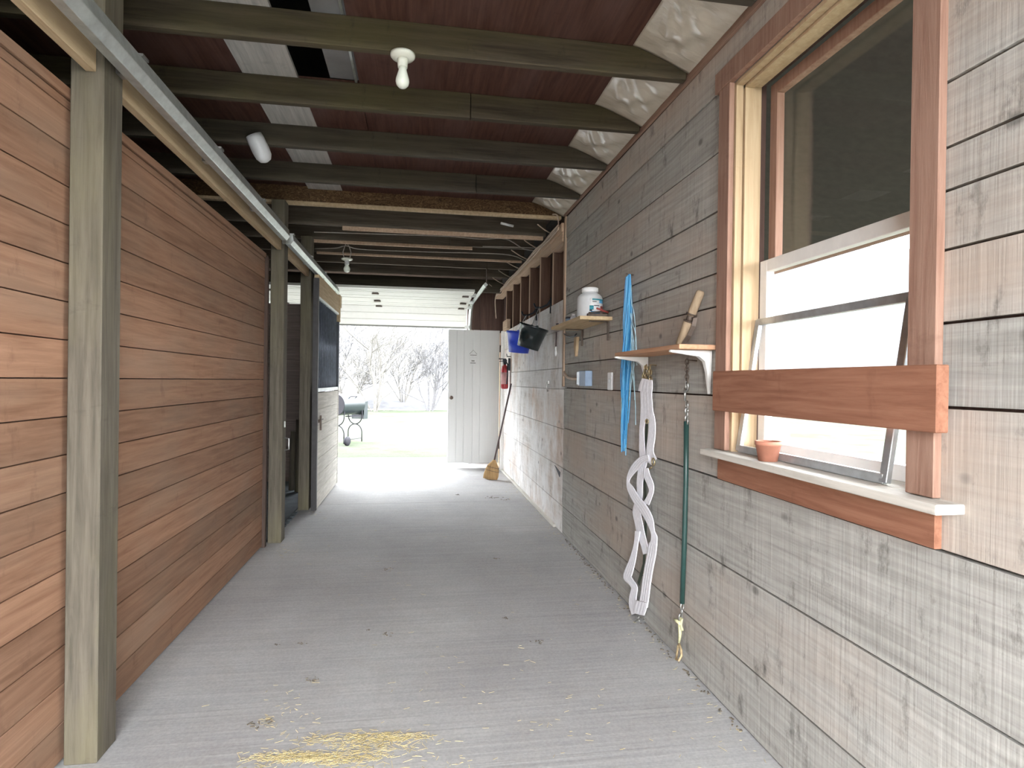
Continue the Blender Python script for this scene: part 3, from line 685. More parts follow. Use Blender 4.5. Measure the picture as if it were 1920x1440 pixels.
# ---------------------------------------------------------------- buckets on wall hooks
def bucket(c, rt, rb, h, tilt, mat, L, hook):
    t = thing('feed_bucket', c, L, 'bucket', 'hanging feed buckets')
    b = MB(); ax = Vector((math.sin(tilt), -.12, math.cos(tilt))).normalized(); c = Vector(c)
    b.lathe([(rb-.012,.004),(rb,0),(rb+(rt-rb)*.5,h*.5),(rt,h*.9),(rt+.010,h*.9),(rt+.012,h),(rt-.004,h),(rb+(rt-rb)*.5-.006,h*.5),(rb-.008,.012)], c, ax, 32); b.build('body', mat, t)
    top = c+ax*h; side = ax.cross(Vector((1,0,0))).normalized()
    b = MB(); a1, a2 = top+side*rt, top-side*rt; hp = Vector(hook)
    b.tube([a1, a1+(hp-a1)*.75+Vector((0,.012,0)), hp, a2+(hp-a2)*.75-Vector((0,.012,0)), a2], .0035, 6); b.build('handle', M['steel'], t)
    for a in (a1, a2): b = MB(); b.lathe([(.014,-.01),(.014,.012)], a, (0,1,0), 10); b.build('handle_ear', mat, t)
    return t
def hook(p, L):
    p = Vector(p); b = MB()
    b.box(p.x+.0, 1.338, p.y-.03, p.y+.03, p.z+.02, p.z+.05) if False else None
    b.tube([(1.338,p.y-.05,p.z+.07),(1.31,p.y-.03,p.z+.02),(1.25,p.y+.02,p.z-.005),(1.20,p.y+.04,p.z+.0),(1.185,p.y+.05,p.z+.04)], .011, 8); b.tube([(1.338,p.y-.06,p.z+.09),(1.335,p.y-.06,p.z-.07)], .010, 6)
    tag(b.build('bucket_hook', M['black_metal']), L, 'hook', 'bucket hooks')
bucket((1.118, 6.02, 1.745), .142, .112, .235, .27, M['blackplastic'], 'black rubber bucket hanging tilted in front of the blue one', (1.235, 6.02, 2.17))
bucket((1.165, 6.85, 1.74), .150, .115, .245, .05, M['blueplastic'], 'blue plastic bucket partly hidden behind the black bucket', (1.235, 6.75, 2.17))
hook((1.235, 6.0, 2.17), 'near black hook holding the black bucket'); hook((1.235, 6.73, 2.17), 'far black hook holding the blue bucket')

# ---------------------------------------------------------------- fire extinguisher
ex = thing('fire_extinguisher', (1.265, 8.60, 1.29), 'red fire extinguisher mounted beside the white door trim', 'fire extinguisher')
ec = (1.262, 8.60, 1.29)
b = MB(); b.lathe([(.035,0),(.052,.01),(.054,.03),(.054,.29),(.045,.325),(.022,.345),(.02,.36)], ec, seg=24); cy = b.build('cylinder', M['red'], ex)
b = MB(); b.grid(lambda u, v: (ec[0]+.0555*math.cos(-2.9+1.9*u), ec[1]+.0555*math.sin(-2.9+1.9*u), ec[2]+.07+.17*v), 12, 1); o = b.build('label', plain('pale_red_label', (.50,.27,.26), .5), cy); o.modifiers.new('t', 'SOLIDIFY').thickness = .0006
b = MB(); b.lathe([(.022,0),(.026,.03),(.018,.06)], (ec[0],ec[1],ec[2]+.355), seg=14); b.box(ec[0]-.09, ec[0]+.02, ec[1]-.014, ec[1]+.014, ec[2]+.43, ec[2]+.445); b.bar((ec[0]-.08,ec[1],ec[2]+.40),(ec[0]+.01,ec[1],ec[2]+.415),.022,.01); b.box(ec[0]-.03, ec[0]+.03, ec[1]-.02, ec[1]+.02, ec[2]+.39, ec[2]+.43); b.build('valve_head', M['black_metal'], ex, .002)
b = MB(); b.tube([(ec[0]+.01,ec[1]-.03,ec[2]+.40),(ec[0]+.03,ec[1]-.075,ec[2]+.36),(ec[0]+.03,ec[1]-.08,ec[2]+.20),(ec[0]+.02,ec[1]-.07,ec[2]+.07)], .010, 8); b.build('hose', M['black_metal'], ex)
b = MB(); b.box(1.312, 1.341, 8.58, 8.62, 1.56, 1.74); b.tube([(1.335,8.50,1.76),(1.28,8.50,1.76),(1.28,8.55,1.80)], .007, 6); b.build('bracket', M['black_metal'], ex)

# ---------------------------------------------------------------- broom
br = thing('corn_broom', (1.05, 8.42, 0), 'straw broom with a dark handle leaning on the right wall', 'broom')
bt_, tp = Vector((1.045, 8.41, .0)), Vector((1.318, 8.33, 1.37))
dv = (tp-bt_).normalized(); hd = bt_+dv*.29
b = MB(); b.tube([hd-dv*.03, tp], .0125, 8); b.build('handle', M['stick'], br)
sx = Vector((.94, -.34, 0)); sx = (sx-dv*sx.dot(dv)).normalized(); sy = dv.cross(sx)
b = MB(); vs = []; n = 20
for t, w_, d_ in ((.0,.105,.03), (.06,.11,.033), (.14,.10,.035), (.21,.075,.034), (.25,.045,.028), (.29,.018,.018)):
    c = bt_+dv*(t)
    for k in range(n):
        a = 2*PI*k/n; vs.append(c+sx*(w_*math.cos(a))+sy*(d_*math.sin(a)))
for v in vs[:n]: v.z = max(v.z, .002)
b.add(vs, [(i*n+k, i*n+(k+1)%n, (i+1)*n+(k+1)%n, (i+1)*n+k) for i in range(5) for k in range(n)]+[tuple(range(n))[::-1], tuple(range(5*n,6*n))], .5, 0, True)
for k in range(70):
    u = rnd.uniform(-1, 1); e = rnd.uniform(-1, 1); a = bt_+sx*(.104*u)+sy*(.034*e*math.sqrt(1-u*u*.9)); a.z = max(.002, a.z-.0)
    c = bt_+dv*.2+sx*(.08*u)+sy*(.038*(1 if e > 0 else -1)*math.sqrt(1-u*u*.95)); b.tube([a, c], .002, 4, tone=R(0, 1))
bri = b.build('bristles', M['broomcorn'], br)
b = MB()
for t in (.13, .18):
    w_ = .103 if t < .15 else .09; c = bt_+dv*t
    b.tube([c+sx*(w_*math.cos(2*PI*k/20))+sy*(.038*math.sin(2*PI*k/20)) for k in range(20)], .003, 5, closed=True)
b.build('stitching', M['rust'], bri)

# ---------------------------------------------------------------- light fixtures
lf = thing('ceiling_bulb', (-.085, 2.832, 2.92), 'bare bulb in a round white holder under the mossy nearest joist', 'lamp', 'bare bulb holders')
c = (-.085, 2.832, 2.919)
b = MB(); b.lathe([(.058,0),(.057,.010),(.050,.018),(.030,.024)], c, (0,0,-1), 28); b.build('base', M['ceramic'], lf)
b = MB(); b.lathe([(.027,.022),(.024,.04),(.022,.062)], c, (0,0,-1), 20); sk = b.build('socket', M['ceramic'], lf)
b = MB(); b.lathe([(.018,.060),(.019,.075),(.026,.098),(.031,.115),(.032,.128),(.028,.143),(.017,.154),(.004,.157)], c, (0,0,-1), 24); b.build('bulb', M['bulb'], sk)
lf = thing('ceiling_bulb', (-.80, 6.95, 2.765), 'far bare bulb hanging on wires below the ceiling', 'lamp', 'bare bulb holders')
c = (-.80, 6.95, 2.765)
b = MB(); b.lathe([(.064,0),(.062,.012),(.045,.02),(.028,.024)], c, (0,0,-1), 24); b.build('base', M['ceramic'], lf)
b = MB(); b.lathe([(.026,.022),(.024,.07)], c, (0,0,-1), 16); sk = b.build('socket', M['milk'], lf)
b = MB(); b.lathe([(.018,.068),(.024,.085),(.036,.11),(.037,.125),(.030,.145),(.016,.155),(.004,.158)], c, (0,0,-1), 20); b.build('bulb', M['bulb'], sk)
b = MB(); b.tube([(-.83,6.95,2.765),(-.845,6.94,2.83),(-.82,6.90,2.89),(-.80,6.85,2.915)], .006, 6); b.tube([(-.77,6.95,2.765),(-.755,6.94,2.83),(-.77,6.90,2.89),(-.79,6.86,2.915)], .006, 6); b.build('wire', M['greycable'], lf)
b = MB(); b.lathe([(.05,0),(.054,.03),(.055,.10),(.050,.14),(.035,.165),(.01,.175)], (-1.05,4.02,2.95), (.28,.15,-.6), 20)
tag(b.build('pipe_end', M['milk']), 'white rounded pipe end hanging at the left edge under the third joist', 'pipe')
b = MB(); b.tube([(.768,5.60,2.90),(.893,5.66,2.895)], .012, 8); tag(b.build('white_rod', M['label_white']), 'short white rod tucked under the rough brown header', 'rod')

# ---------------------------------------------------------------- cables
def cable(pts, L, mat='cable', r=.006):
    b = MB(); P = [Vector(p) for p in pts]; out = []
    for i in range(len(P)-1):        # Catmull-Rom smoothing
        p0, p1, p2, p3 = P[max(i-1,0)], P[i], P[i+1], P[min(i+2,len(P)-1)]
        for k in range(5):
            t = k/5; out.append(.5*((2*p1)+(p2-p0)*t+(2*p0-5*p1+4*p2-p3)*t*t+(3*p1-p0-3*p2+p3)*t**3))
    out.append(P[-1]); b.tube(out, r, 6)
    tag(b.build('electric_cable', M[mat]), L, 'cable', 'ceiling cables')
Z = 2.905
cable([onZ(*q, Z) for q in ((589,435),(724,439),(840,443),(900,448),(948,448),(981,466),(1002,470))], 'long cable crossing the ceiling just beyond the first lath strip', 'greycable')
cable([onZ(*q, Z) for q in ((590,466),(630,465),(649,461),(686,468),(836,473),(879,474),(955,478),(987,490))], 'long wavy cable crossing the ceiling above the far bulb', 'greycable')
cable([onZ(*q, Z) for q in ((905,462),(950,463),(1008,465))], 'short straight cable from the end of the orange lath strip', 'greycable')
for k, (a, c) in enumerate((((1008,421),(1038,436)), ((983,450),(1011,464)), ((959,469),(993,485)), ((948,490),(976,502)), ((935,507),(957,518)), ((924,521),(946,532)), ((917,533),(935,543)))):
    p, q = onZ(*a, Z), onZ(*c, Z); q.z = 2.89; q.x = min(q.x, 1.32)
    cable([p, (p+q)/2+Vector((0,0,-.006)), q], '%s diagonal cable running up to the top plate, counted from the camera' % ordw[k])
r3 = random.Random(3)
for k, off in enumerate((0, .022, .044)):
    P = []
    for i in range(13):
        y = 5.42+(9.75-5.42)*i/12; P.append((1.285-.004*k+r3.uniform(-.006,.006), y, 2.862-off+.0*i+r3.uniform(-.008,.008)))
    if k == 1: P += [(1.27, 9.85, 2.76), (1.28, 9.88, 2.60), (1.29, 9.86, 2.45)]
    cable(P, ['top cable of the bundle along the wall plate', 'middle cable of the plate bundle, its end hanging down', 'lowest cable of the bundle along the wall plate'][k], r=.009)
for k, (a, c) in enumerate((((1037,398),(1052,414)),)):
    cable([onZ(1036,402,2.905), onZ(1045,404,2.895), (1.29,5.44,2.86)], 'short cable coming from behind the brown header to the wall')

# ---------------------------------------------------------------- blue baling twine
bw = thing('baling_twine', (1.30, 3.58, .95), 'bundle of bright blue baling twine hanging from a nail', 'twine')
b = MB(); r4 = random.Random(11); topP = Vector((1.30, 3.575, 2.075))
for k in range(58):
    a, rr = r4.uniform(0, 2*PI), r4.uniform(.004, .038)
    L = r4.choice((r4.uniform(.95, 1.13), r4.uniform(.7, 1.0), r4.uniform(.45, .8))); P = []
    ph, am, dr = r4.uniform(0, 6), r4.uniform(.003, .010), r4.gauss(0, .012)
    for i in range(17):
        t = i/16; z = L*t; sp = .5+.5*min(1, z*4); sp *= 1-.45*max(0, (z-.62)/.5)
        y = topP.y+rr*math.cos(a+2.2*t)*sp+am*math.sin(ph+z*15+k)*min(1, z*3)+.022*z+dr*t*.4; x = min(1.327, 1.300+.85*rr*math.sin(a+2.2*t)*sp)
        P.append((x, y, topP.z+.010*math.sin(a)-z))
    b.tube(P, .0030, 4, tone=R(0,1), caps=False)
b.build('strands', M['twine'], bw)
b = MB()
for k in range(20):
    s_ = 1 if k % 3 else -1.0; off = r4.uniform(.04, .11)*s_; z0, L = 2.02-r4.uniform(0, .45), r4.uniform(.3, .65); P = []
    for i in range(10):
        t = i/9; P.append((1.315-.01*math.sin(t*5+k), topP.y+off*min(1, t*2.2)+.010*math.sin(t*9+k*2), z0-L*t))
    b.tube(P, .0026, 4, caps=False)
b.build('loose_strands', plain('faded_twine', (.42,.60,.66), .7, var=.3), bw)
b = MB(); b.tube([(1.334,3.575,2.08),(1.285,3.575,2.085)], .0025, 6); b.build('nail', M['rust'], bw)

# ---------------------------------------------------------------- webbing girth hanging by its buckle
gi = thing('webbing_girth', (1.29, 3.2, .02), 'white webbing horse girth hanging twisted from a brass snap', 'girth')
K = 3.2*1.0
def crom(P, n=4):
    Q = []
    for i in range(len(P)-1):
        p0, p1, p2, p3 = P[max(i-1,0)], P[i], P[i+1], P[min(i+2,len(P)-1)]
        for k in range(n):
            t = k/n; Q.append(.5*((2*p1)+(p2-p0)*t+(2*p0-5*p1+4*p2-p3)*t*t+(3*p1-p0-3*p2+p3)*t**3))
    return Q+[P[-1]]
def strap(pxs, x=1.30, nm='strap', dx=None, ws=.95, th=.004):
    Q = crom([Vector(p) for p in pxs]); cols = [[] for _ in range(9)]
    for i, q in enumerate(Q):
        d = (Q[min(i+1,len(Q)-1)]-Q[max(i-1,0)]); d.z = 0; d.normalize(); n = Vector((-d.y, d.x, 0))
        for k in range(9):      # across the strap, on the wall plane, with shallow woven ribs
            e = q+n*(q.z*ws*(k/8-.5)); p = onX(e.x, e.y, x); p.x -= .0016*(k % 2); cols[k].append(p)
    b = MB(); m_ = len(Q); vs = []
    for i in range(m_): vs += [cols[k][i] for k in range(9)]+[cols[k][i]+Vector((th,0,0)) for k in range(9)]
    fs = []
    for i in range(m_-1):
        o, q = i*18, i*18+18
        for k in range(8): fs += [(o+k, o+k+1, q+k+1, q+k), (o+9+k+1, o+9+k, q+9+k, q+9+k+1)]
        fs += [(o, q, q+9, o+9), (o+8, o+17, q+17, q+8)]
    for o in (0, (m_-1)*18): fs += [(o+k, o+9+k, o+10+k, o+1+k) for k in range(8)]
    b.add(vs, fs)
    return b.build(nm, M['web'], gi)
strap([(1213,711,20),(1211,722,25),(1209,735,27)], 1.285, 'folded_end')
strap([(1211,718,22),(1211,740,22),(1212,762,23),(1213,786,27)], 1.297)
strap([(1207,782,12),(1203,800,9),(1203,825,10),(1204,850,12),(1206,866,13)], 1.300)
strap([(1218,778,16),(1222,795,13),(1221,820,14),(1218,845,14),(1221,860,18),(1226,866,16)], 1.292)
strap([(1216,858,12),(1203,862,14),(1190,876,15),(1180,892,9),(1177,904,5),(1181,915,12),(1191,934,15),(1203,950,17),(1213,966,16),(1219,980,13),(1223,996,8),(1226,1008,12),(1224,1022,14)], 1.283)
strap([(1206,862,16),(1202,885,14),(1199,905,12),(1199,930,10),(1196,950,11)], 1.304)
strap([(1211,878,8),(1213,893,12),(1219,908,12),(1221,920,9),(1217,932,10),(1211,945,12)], 1.296)
strap([(1194,944,10),(1193,960,15),(1197,980,15),(1201,1000,15),(1207,1020,13),(1212,1038,14)], 1.302)
strap([(1195,996,10),(1192,1020,8),(1186,1048,12),(1179,1070,16),(1176,1082,16),(1183,1092,12),(1189,1102,12),(1186,1120,14),(1186,1136,14),(1191,1150,16)], 1.290)
strap([(1224,1018,16),(1221,1040,17),(1216,1065,17),(1212,1090,17),(1208,1120,17),(1205,1138,18)], 1.288)
strap([(1203,1128,22),(1200,1140,24),(1197,1152,22)], 1.280, 'stitched_end')
b = MB(); e0, e1 = onX(1187,1154,1.28), onX(1210,1156,1.28); b.tube([e0, e1], .004, 6)
for a, c in (((1199,1156),(1190,1174)), ((1204,1156),(1208,1164)), ((1194,1156),(1199,1164))):
    p, q = onX(*a, 1.28), onX(*c, 1.27); q.z = max(q.z, .012); b.tube([p, q], .004, 6)
b.build('buckle', M['steel'], gi)
b = MB(); e = onX(1225, 866, 1.28); b.tube([e+Vector((0,.02*math.cos(a),.02*math.sin(a))) for a in [2*PI*k/12 for k in range(12)]], .004, 6, closed=True); b.build('ring', M['brass'], gi); b = MB(); e = onX(1213,790,1.28); b.tube([e+Vector((0,.018*math.cos(a),.012*math.sin(a))) for a in [2*PI*k/12 for k in range(12)]], .004, 6, closed=True); b.build('ring', M['brass'], gi); b = MB(); e = onX(1222,876,1.31); b.tube([e, onX(1212,883,1.31)], .005, 6); b.build('buckle_tongue', M['brass'], gi)
def link(mb, c, L, r, ang, axis_z=True, tiltx=0):
    c = Vector(c); P = []
    for k in range(14):
        a = 2*PI*k/14; u = math.cos(a)*L*.32; v = math.sin(a)*L*.5
        P.append(c+Vector((u*math.sin(ang), u*math.cos(ang), v)))
    mb.tube(P, r, 5, closed=True)
b = MB()
for k, (px, py, an) in enumerate(((1210,690,.9),(1219,689,.4),(1209,700,1.4),(1221,698,.1),(1212,708,.6),(1220,711,1.2),(1207,710,.3),(1212,688,.2),(1216,692,1.3),(1208,697,.5),(1215,700,0),(1211,705,1.2),(1218,706,.3),(1206,705,.9),(1213,711,.1),(1218,697,.8))):
    link(b, onX(px, py, 1.295), .026, .0042, an)
b.tube([onX(1220,705,1.29), onX(1222,720,1.29)], .004, 6)
b.tube([(1.334, 3.19, 1.503), (1.285, 3.19, 1.505)], .003, 6)
b.build('snap_chain', M['brass'], gi)
b = MB()
for q in ((1210,800),(1208,835)): pass
P = [onX(1213,788,1.318), onX(1211,830,1.32), onX(1209,900,1.32), onX(1211,960,1.32), onX(1210,1010,1.32), onX(1207,1060,1.318), onX(1197,1095,1.31)]
b.ribbon(P, [.03]*7, .003); b.build('backing_strap', plain('olive_strap', (.055,.07,.05), .8), gi)

# ---------------------------------------------------------------- green hose-covered cross tie
ct = thing('cross_tie', (1.29, 2.71, .02), 'hanging cross tie chain sheathed in dark green hose', 'cross tie')
X = 1.30
b = MB()
for k, y in enumerate((679,686,693,700,707,713)): link(b, onX(1288, y, X), .030, .003, .2 if k % 2 else 1.4)
b.tube([(1.334, 2.70, 1.512), (1.29, 2.70, 1.515)], .003, 6); b.build('chain', M['rust'], ct)
b = MB(); link(b, onX(1288, 724, X), .046, .005, .1); b.tube([onX(1284,728,X), onX(1284.5,752,X)], .006, 8); b.tube([onX(1283,729,X)+Vector((0,.015,0)), onX(1287,728,X)], .004, 6); link(b, onX(1288, 760, X), .040, .005, .1); b.build('snap_hook', M['steel'], ct)
b = MB()
for k, y in enumerate((770,777,784,790)): link(b, onX(1287.5+(k%2), y, X), .028, .0045, .2 if k % 2 else 1.3)
b.build('chain', M['steel'], ct)
b = MB(); b.tube([onX(1287,790,X), onX(1286,900,X), onX(1283,1020,X), onX(1279,1131,X)], .0125, 12); b.build('hose', M['greenhose'], ct)
b = MB()
for k, (x, y) in enumerate(((1279,1137),(1278,1147),(1276,1157))): link(b, onX(x, y, X), .034, .004, .2 if k % 2 else 1.2)
b.build('end_chain', M['steel'], ct)
b = MB(); b.tube([onX(1276,1158,X), onX(1275,1172,X), onX(1275,1190,X), onX(1273,1206,X)], [.006,.011,.008,.006], 8)
b.tube([onX(1276,1170,X-.005), onX(1269,1164,X-.012), onX(1264,1160,X-.012)], [.008,.009,.004], 8); b.tube([onX(1279,1160,X), onX(1277,1172,X), onX(1280,1182,X)], .006, 6); b.build('yellow_cord', M['rope'], ct)
lo = [onX(1273,1206,X), onX(1277,1218,X-.005), onX(1278,1230,X-.01), onX(1273,1238,X-.03), onX(1268,1236,X-.02), onX(1270,1222,X), onX(1272,1210,X)]
for v in lo: v.z = max(v.z, .008)
b = MB(); b.tube(lo, .006, 6); b.build('rope_loop', M['tanrope'], ct)

# ---------------------------------------------------------------- wooden tool on the near shelf
tl = thing('hand_tool', (1.23, 2.66, 1.577), 'old wooden-handled tool with a dark metal strap leaning on the reddish shelf', 'tool')
a, c, m1, m2 = Vector((1.235,2.688,1.581)), Vector((1.30,2.60,1.835)), None, None
dv = c-a
b = MB(); b.tube([a, a+dv*.03, a+dv*.44, a+dv*.46], [.012,.020,.024,.020], 8); b.tube([a+dv*.55, a+dv*.60, a+dv*.97, c], [.018,.021,.020,.012], 10); b.build('handle', M['oldwood'], tl)
b = MB()
for t in (.45, .58): b.tube([a+dv*(t-.012), a+dv*(t+.012)], .026, 12)
b.tube([a+dv*.44, a+dv*.58], .017, 10)
b.build('ferrule', M['rust'], tl)
b = MB(); e = Vector((.012,-.038,0)); b.ribbon([a+dv*.55, a+dv*.50+e*.9, a+dv*.35+e*1.2, a+dv*.18+e*1.1, a+dv*.01+e*.6], [.02]*5, .005, (-.3,-1,0)); b.build('metal_strap', M['rust'], tl)

# ---------------------------------------------------------------- floor litter
def in_floor(p): return -1.1 < p[0] < 1.32 and 1.2 < p[1] < 9
r5 = random.Random(5); b = MB()
def straw(x, y, z, L, w_=.0009):
    L *= .75
    a = r5.uniform(0, PI) if r5.random() < .5 else r5.gauss(0, .35)
    d = Vector((math.cos(a), math.sin(a), r5.uniform(-.12, .12)))*L/2; c = Vector((x, y, z+.003+abs(d.z)))
    b.bar(c-d, c+d, w_*1.7, w_, tone=r5.uniform(.1, 1))
for px, py, sx, sy, n in ((575,1421,50,5,620),(610,1425,30,5,200),(690,1405,45,14,420),(735,1384,35,5,260),(690,1384,45,6,260),(670,1425,30,12,120),(585,1390,20,5,60),(640,1392,30,7,50),(500,1430,20,14,70),(500,1355,14,8,40),(545,1340,30,20,40),(850,1435,25,12,30),(720,1060,25,8,22),(1090,1090,30,20,16),(1000,920,30,6,60),(960,925,45,8,40),(520,1030,28,8,70),(590,962,12,5,18),(1190,1170,60,50,22),(1350,1380,60,30,16),(900,1100,250,140,60),(800,1250,250,120,80),(1050,1350,200,70,60)):
    for k in range(n):
        p = onZ(r5.gauss(px, sx), r5.gauss(py, sy), 0)
        if in_floor(p) and k % 5 > 1: straw(p.x, p.y, 0, r5.uniform(.015, .05) if n > 45 else r5.uniform(.012,.035))
for k in range(240):     # along the foot of the right wall
    y = r5.uniform(1.4, 9); straw(1.32-abs(r5.gauss(0, .05)), y, 0, r5.uniform(.01, .035))
tag(b.build('loose_straw', M['straw'], base=(0,2,0)), 'wisps of yellow straw scattered over the concrete', 'straw', kind='stuff')
b = MB()
for px, py, s_ in ((858,928,.03),(725,1068,.025),(730,1190,.02),(945,1160,.018),(1010,1205,.02),(590,1276,.02),(925,933,.05),(950,937,.03),(930,1048,.018),(490,1365,.03),(690,1182,.008),(520,1210,.008),(565,1208,.01)):
    c = onZ(px, py, 0)
    for k in range(9):
        p = c+Vector((r5.gauss(0, s_), r5.gauss(0, s_*.7), .004)); d = Vector((r5.uniform(-1,1), r5.uniform(-1,1), r5.uniform(0,.2)))*s_*.35
        b.bar(p-d, p+d, s_*.15, .003)
for k in range(110):     # damp earth crumbs along the wall foot
    p = Vector((1.326-abs(r5.gauss(0, .018)), r5.uniform(2.2, 5.2), .003)); d = Vector((r5.uniform(-1,1), r5.uniform(-1,1), 0))*.007; b.bar(p-d, p+d, .005, .004)
tag(b.build('floor_crumbs', M['debris'], base=(0,2,0)), 'dark crumbs and leaf bits on the concrete', 'debris', kind='stuff')

# ---------------------------------------------------------------- barrel smoker on the lawn
sm = thing('barrel_smoker', (-1.5, 13.5, -.03), 'dark barrel smoker grill on ring legs standing on the lawn', 'grill')
A = Vector((-1.73, 13.3, .845)); ax = Vector((.53, .848, 0)); nrm = Vector((.848,-.53,0)); rB = .235; LB = .72
b = MB(); b.lathe([(rB,0),(rB,LB)], A, ax, 32, caps=False); b.lathe([(rB+.006,.0),(rB+.006,.02)], A, ax, 32, caps=False); brl = b.build('barrel', M['smoker'], sm)
b = MB(); b.lathe([(rB-.004,.004),(rB-.004,.012)], A, ax, 32); b.build('end_cap', M['smoker_dark'], sm); b = MB(); b.lathe([(rB-.004,LB-.012),(rB-.004,LB-.004)], A, ax, 32); b.build('end_cap', M['smoker_dark'], sm)
fb = A+ax*(LB+.02)+Vector((0,0,-.12)); b = MB(); b.bar(fb+Vector((0,0,-.02))+nrm*.02, fb+ax*.14+Vector((0,0,-.02))+nrm*.02, .34, .40); b.build('firebox', M['smoker'], sm)
b = MB(); c = A+ax*(LB*.45)+nrm*(rB*.77)+Vector((0,0,rB*.64)); b.tube([c-ax*.1, c-ax*.1+nrm*.04+Vector((0,0,.03)), c+ax*.12+nrm*.04+Vector((0,0,.03)), c+ax*.12], .01, 6); b.build('lid_handle', M['smoker_dark'], brl)
b = MB(); c = A+ax*(LB*.5)+nrm*.2+Vector((0,0,-.25)); b.bar(c-ax*.2, c+ax*.16, .14, .018); b.build('shelf', M['smoker_dark'], sm)
def ring(c, u, r, a0=0, a1=2*PI): return [c+u*(r*math.cos(a0+(a1-a0)*k/20))+Vector((0,0,r*math.sin(a0+(a1-a0)*k/20))) for k in range(21)]
for base_, u in ((A+ax*.05, nrm), (A+ax*(LB-.05), nrm)):
    for z, a0, a1 in ((.585, PI, 2*PI), (.205, 0, PI)):
        c = Vector((base_.x, base_.y, z)); b = MB(); P = ring(c, u, .19, a0, a1)
        if z > .3: P = [P[0]+Vector((0,0,.12))]+P+[P[-1]+Vector((0,0,.12))]
        else: P = [P[0]+Vector((0,0,-.20))]+P+[P[-1]+Vector((0,0,-.20))]
        b.tube(P, .013, 6); b.build('leg_ring', M['smoker_dark'], sm)
b = MB(); b.tube([A+ax*.05+nrm*.19+Vector((0,0,-.76)), A+ax*(LB-.05)+nrm*.19+Vector((0,0,-.76))], .008, 6); b.build('axle_bar', M['smoker_dark'], sm)
for k in (.28, -.28):
    b = MB(); b.lathe([(.03,-.03),(.09,-.025),(.10,-.015),(.10,.015),(.09,.025),(.03,.03)], A+ax*.05+nrm*k+Vector((0,0,-.775)), nrm, 20); b.build('wheel', M['smoker_dark'], sm)

# ---------------------------------------------------------------- bare trees and brush beyond the lawn
def tree(x, y, h, spread, n0, mat, name, L, seed, depth=4, r0=.10):
    rt = random.Random(seed); b = MB(); z0 = gz(x, y)
    def grow(p, d, L_, r, lev):
        n = 4; P = [p]; q = p.copy(); dd = d.copy()
        for i in range(n):
            dd = (dd+Vector((rt.gauss(0,.13), rt.gauss(0,.13), rt.gauss(.03,.08)))).normalized(); q = q+dd*(L_/n); P.append(q.copy())
        b.tube(P, [r*(1-.45*i/n) for i in range(n+1)], 5 if lev < 2 else 3, caps=False)
        if lev >= depth: return
        for k in range(rt.randint(3, 4) if lev < 3 else 4):
            s_ = rt.uniform(.35, 1); i = min(n, max(1, int(s_*n+.5)))
            nd = (dd+Vector((rt.gauss(0,.62), rt.gauss(0,.62), rt.gauss(.12,.38)))).normalized(); grow(P[i], nd, L_*rt.uniform(.5,.72), max(.007, r*.52), lev+1)
    for k in range(n0):
        a = rt.uniform(0, 2*PI); s_ = rt.uniform(.1, 1)*spread if n0 > 1 else .05
        grow(Vector((x+.12*math.cos(a)*(n0>1), y+.12*math.sin(a), z0-.05)), Vector((math.cos(a)*s_, math.sin(a)*s_, 1)).normalized(), h*rt.uniform(.42,.5), r0*(1 if n0 == 1 else rt.uniform(.5,.9)), 0)
    tag(b.build(name, mat, base=(x, y, z0)), L, 'tree' if name == 'bare_tree' else 'shrub', 'bare trees beyond the lawn')
tree(-1.9, 27.5, 6.0, .85, 9, M['bark_warm'], 'bare_shrub', 'big pale many-stemmed shrub at the middle of the doorway view', 21, 4, .07)
tree(.6, 28.2, 4.6, .8, 7, M['bark'], 'bare_shrub', 'grey bare shrub just left of the white plank door', 22, 4, .06)
tree(-4.4, 29, 6.2, .7, 6, M['bark'], 'bare_shrub', 'arching bare shrub above the barrel smoker', 23, 4, .06)
tree(-2.9, 36, 11, .2, 1, M['bark'], 'bare_tree', 'upright bare tree behind the smoker side of the doorway', 24, 5, .16)
tree(-1.2, 39, 12, .2, 1, M['bark'], 'bare_tree', 'slim bare tree rising behind the big pale shrub', 33, 5, .14)
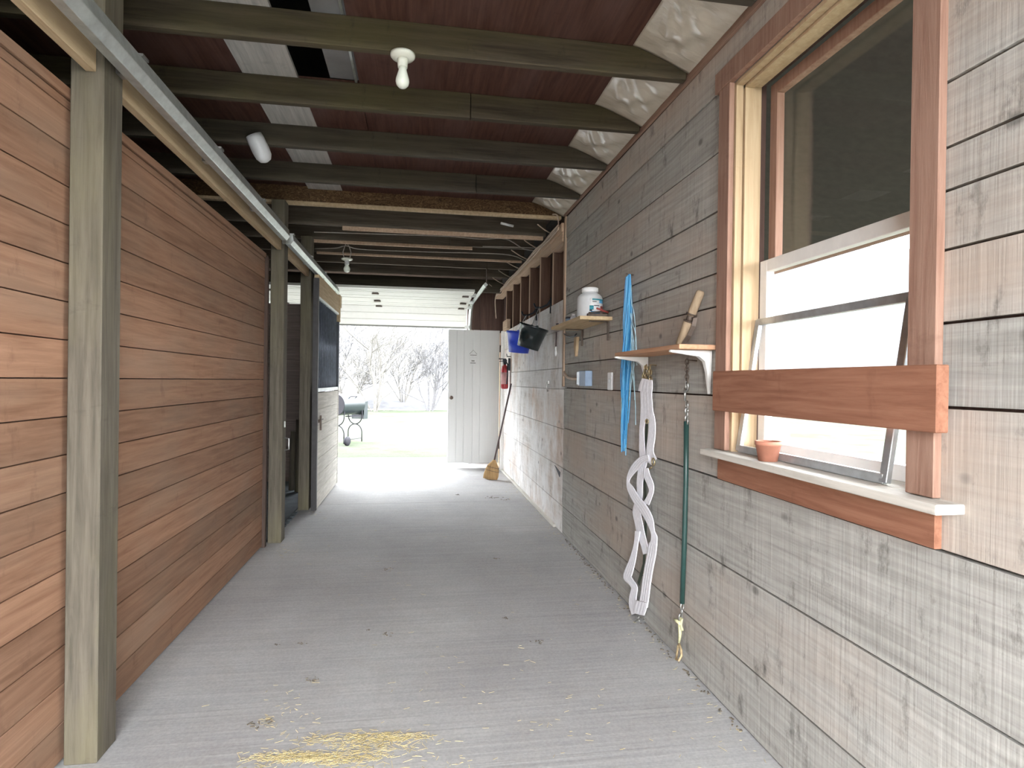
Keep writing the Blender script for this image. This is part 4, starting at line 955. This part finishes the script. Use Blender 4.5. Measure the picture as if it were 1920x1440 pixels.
tree(1.4, 37, 12, .2, 1, M['bark_warm'], 'bare_tree', 'upright bare tree behind the shrub left of the white door', 25, 5, .16)
tree(-6.6, 38, 12, .2, 1, M['bark'], 'bare_tree', 'tall bare tree hidden mostly by the grille door', 26, 5, .17)
tree(-.4, 42, 13, .2, 1, M['bark'], 'bare_tree', 'distant bare tree in the centre of the doorway', 27, 5, .17)
tree(-3.3, 30.5, 4.2, .9, 9, M['bark_warm'], 'bare_shrub', 'low pale bare shrub between the smoker and the big shrub', 31, 4, .05)
tree(-.7, 31.5, 4.6, .9, 9, M['bark_warm'], 'bare_shrub', 'low bare shrub behind the gap right of the big shrub', 32, 4, .05)
tree(3.0, 30, 5, .8, 6, M['bark'], 'bare_shrub', 'bare shrub behind the white plank door', 28, 4, .06)
tree(-8.5, 31, 6, .8, 6, M['bark_warm'], 'bare_shrub', 'bare shrub behind the stall partition', 29, 4, .06)

# ================================================================ LIGHT, CAMERA
wd = bpy.data.worlds.new('overcast'); SC.world = wd; wd.use_nodes = True; nt = wd.node_tree
bg = nt.nodes['Background']
tc = N(nt, 'ShaderNodeTexCoord'); sp = N(nt, 'ShaderNodeSeparateXYZ'); nt.links.new(tc.outputs['Generated'], sp.inputs[0])
rp = ramp(nt, sp.outputs['Z'], [(.0, (.95,.97,1.0)), (1.0, (.86,.93,1.0))]); nt.links.new(rp.outputs[0], bg.inputs['Color'])
bg.inputs['Strength'].default_value = 1.0

cd = bpy.data.cameras.new('camera'); co = bpy.data.objects.new('camera', cd); COL.objects.link(co)
cd.sensor_fit = 'HORIZONTAL'; cd.sensor_width = 36; cd.lens = FPX/1920*36; cd.clip_start = .05; cd.clip_end = 300
mt = Matrix((CR, CU, -_f)).transposed().to_4x4(); mt.translation = CAMP; co.matrix_world = mt
SC.camera = co
vs_ = SC.view_settings; vs_.view_transform = 'Standard'; vs_.look = 'None'; vs_.gamma = 1; vs_.use_curve_mapping = False; vs_.exposure = 4.9
SC.cycles.max_bounces = 10; SC.cycles.diffuse_bounces = 7; SC.cycles.use_denoising = True; SC.cycles.sample_clamp_indirect = 6
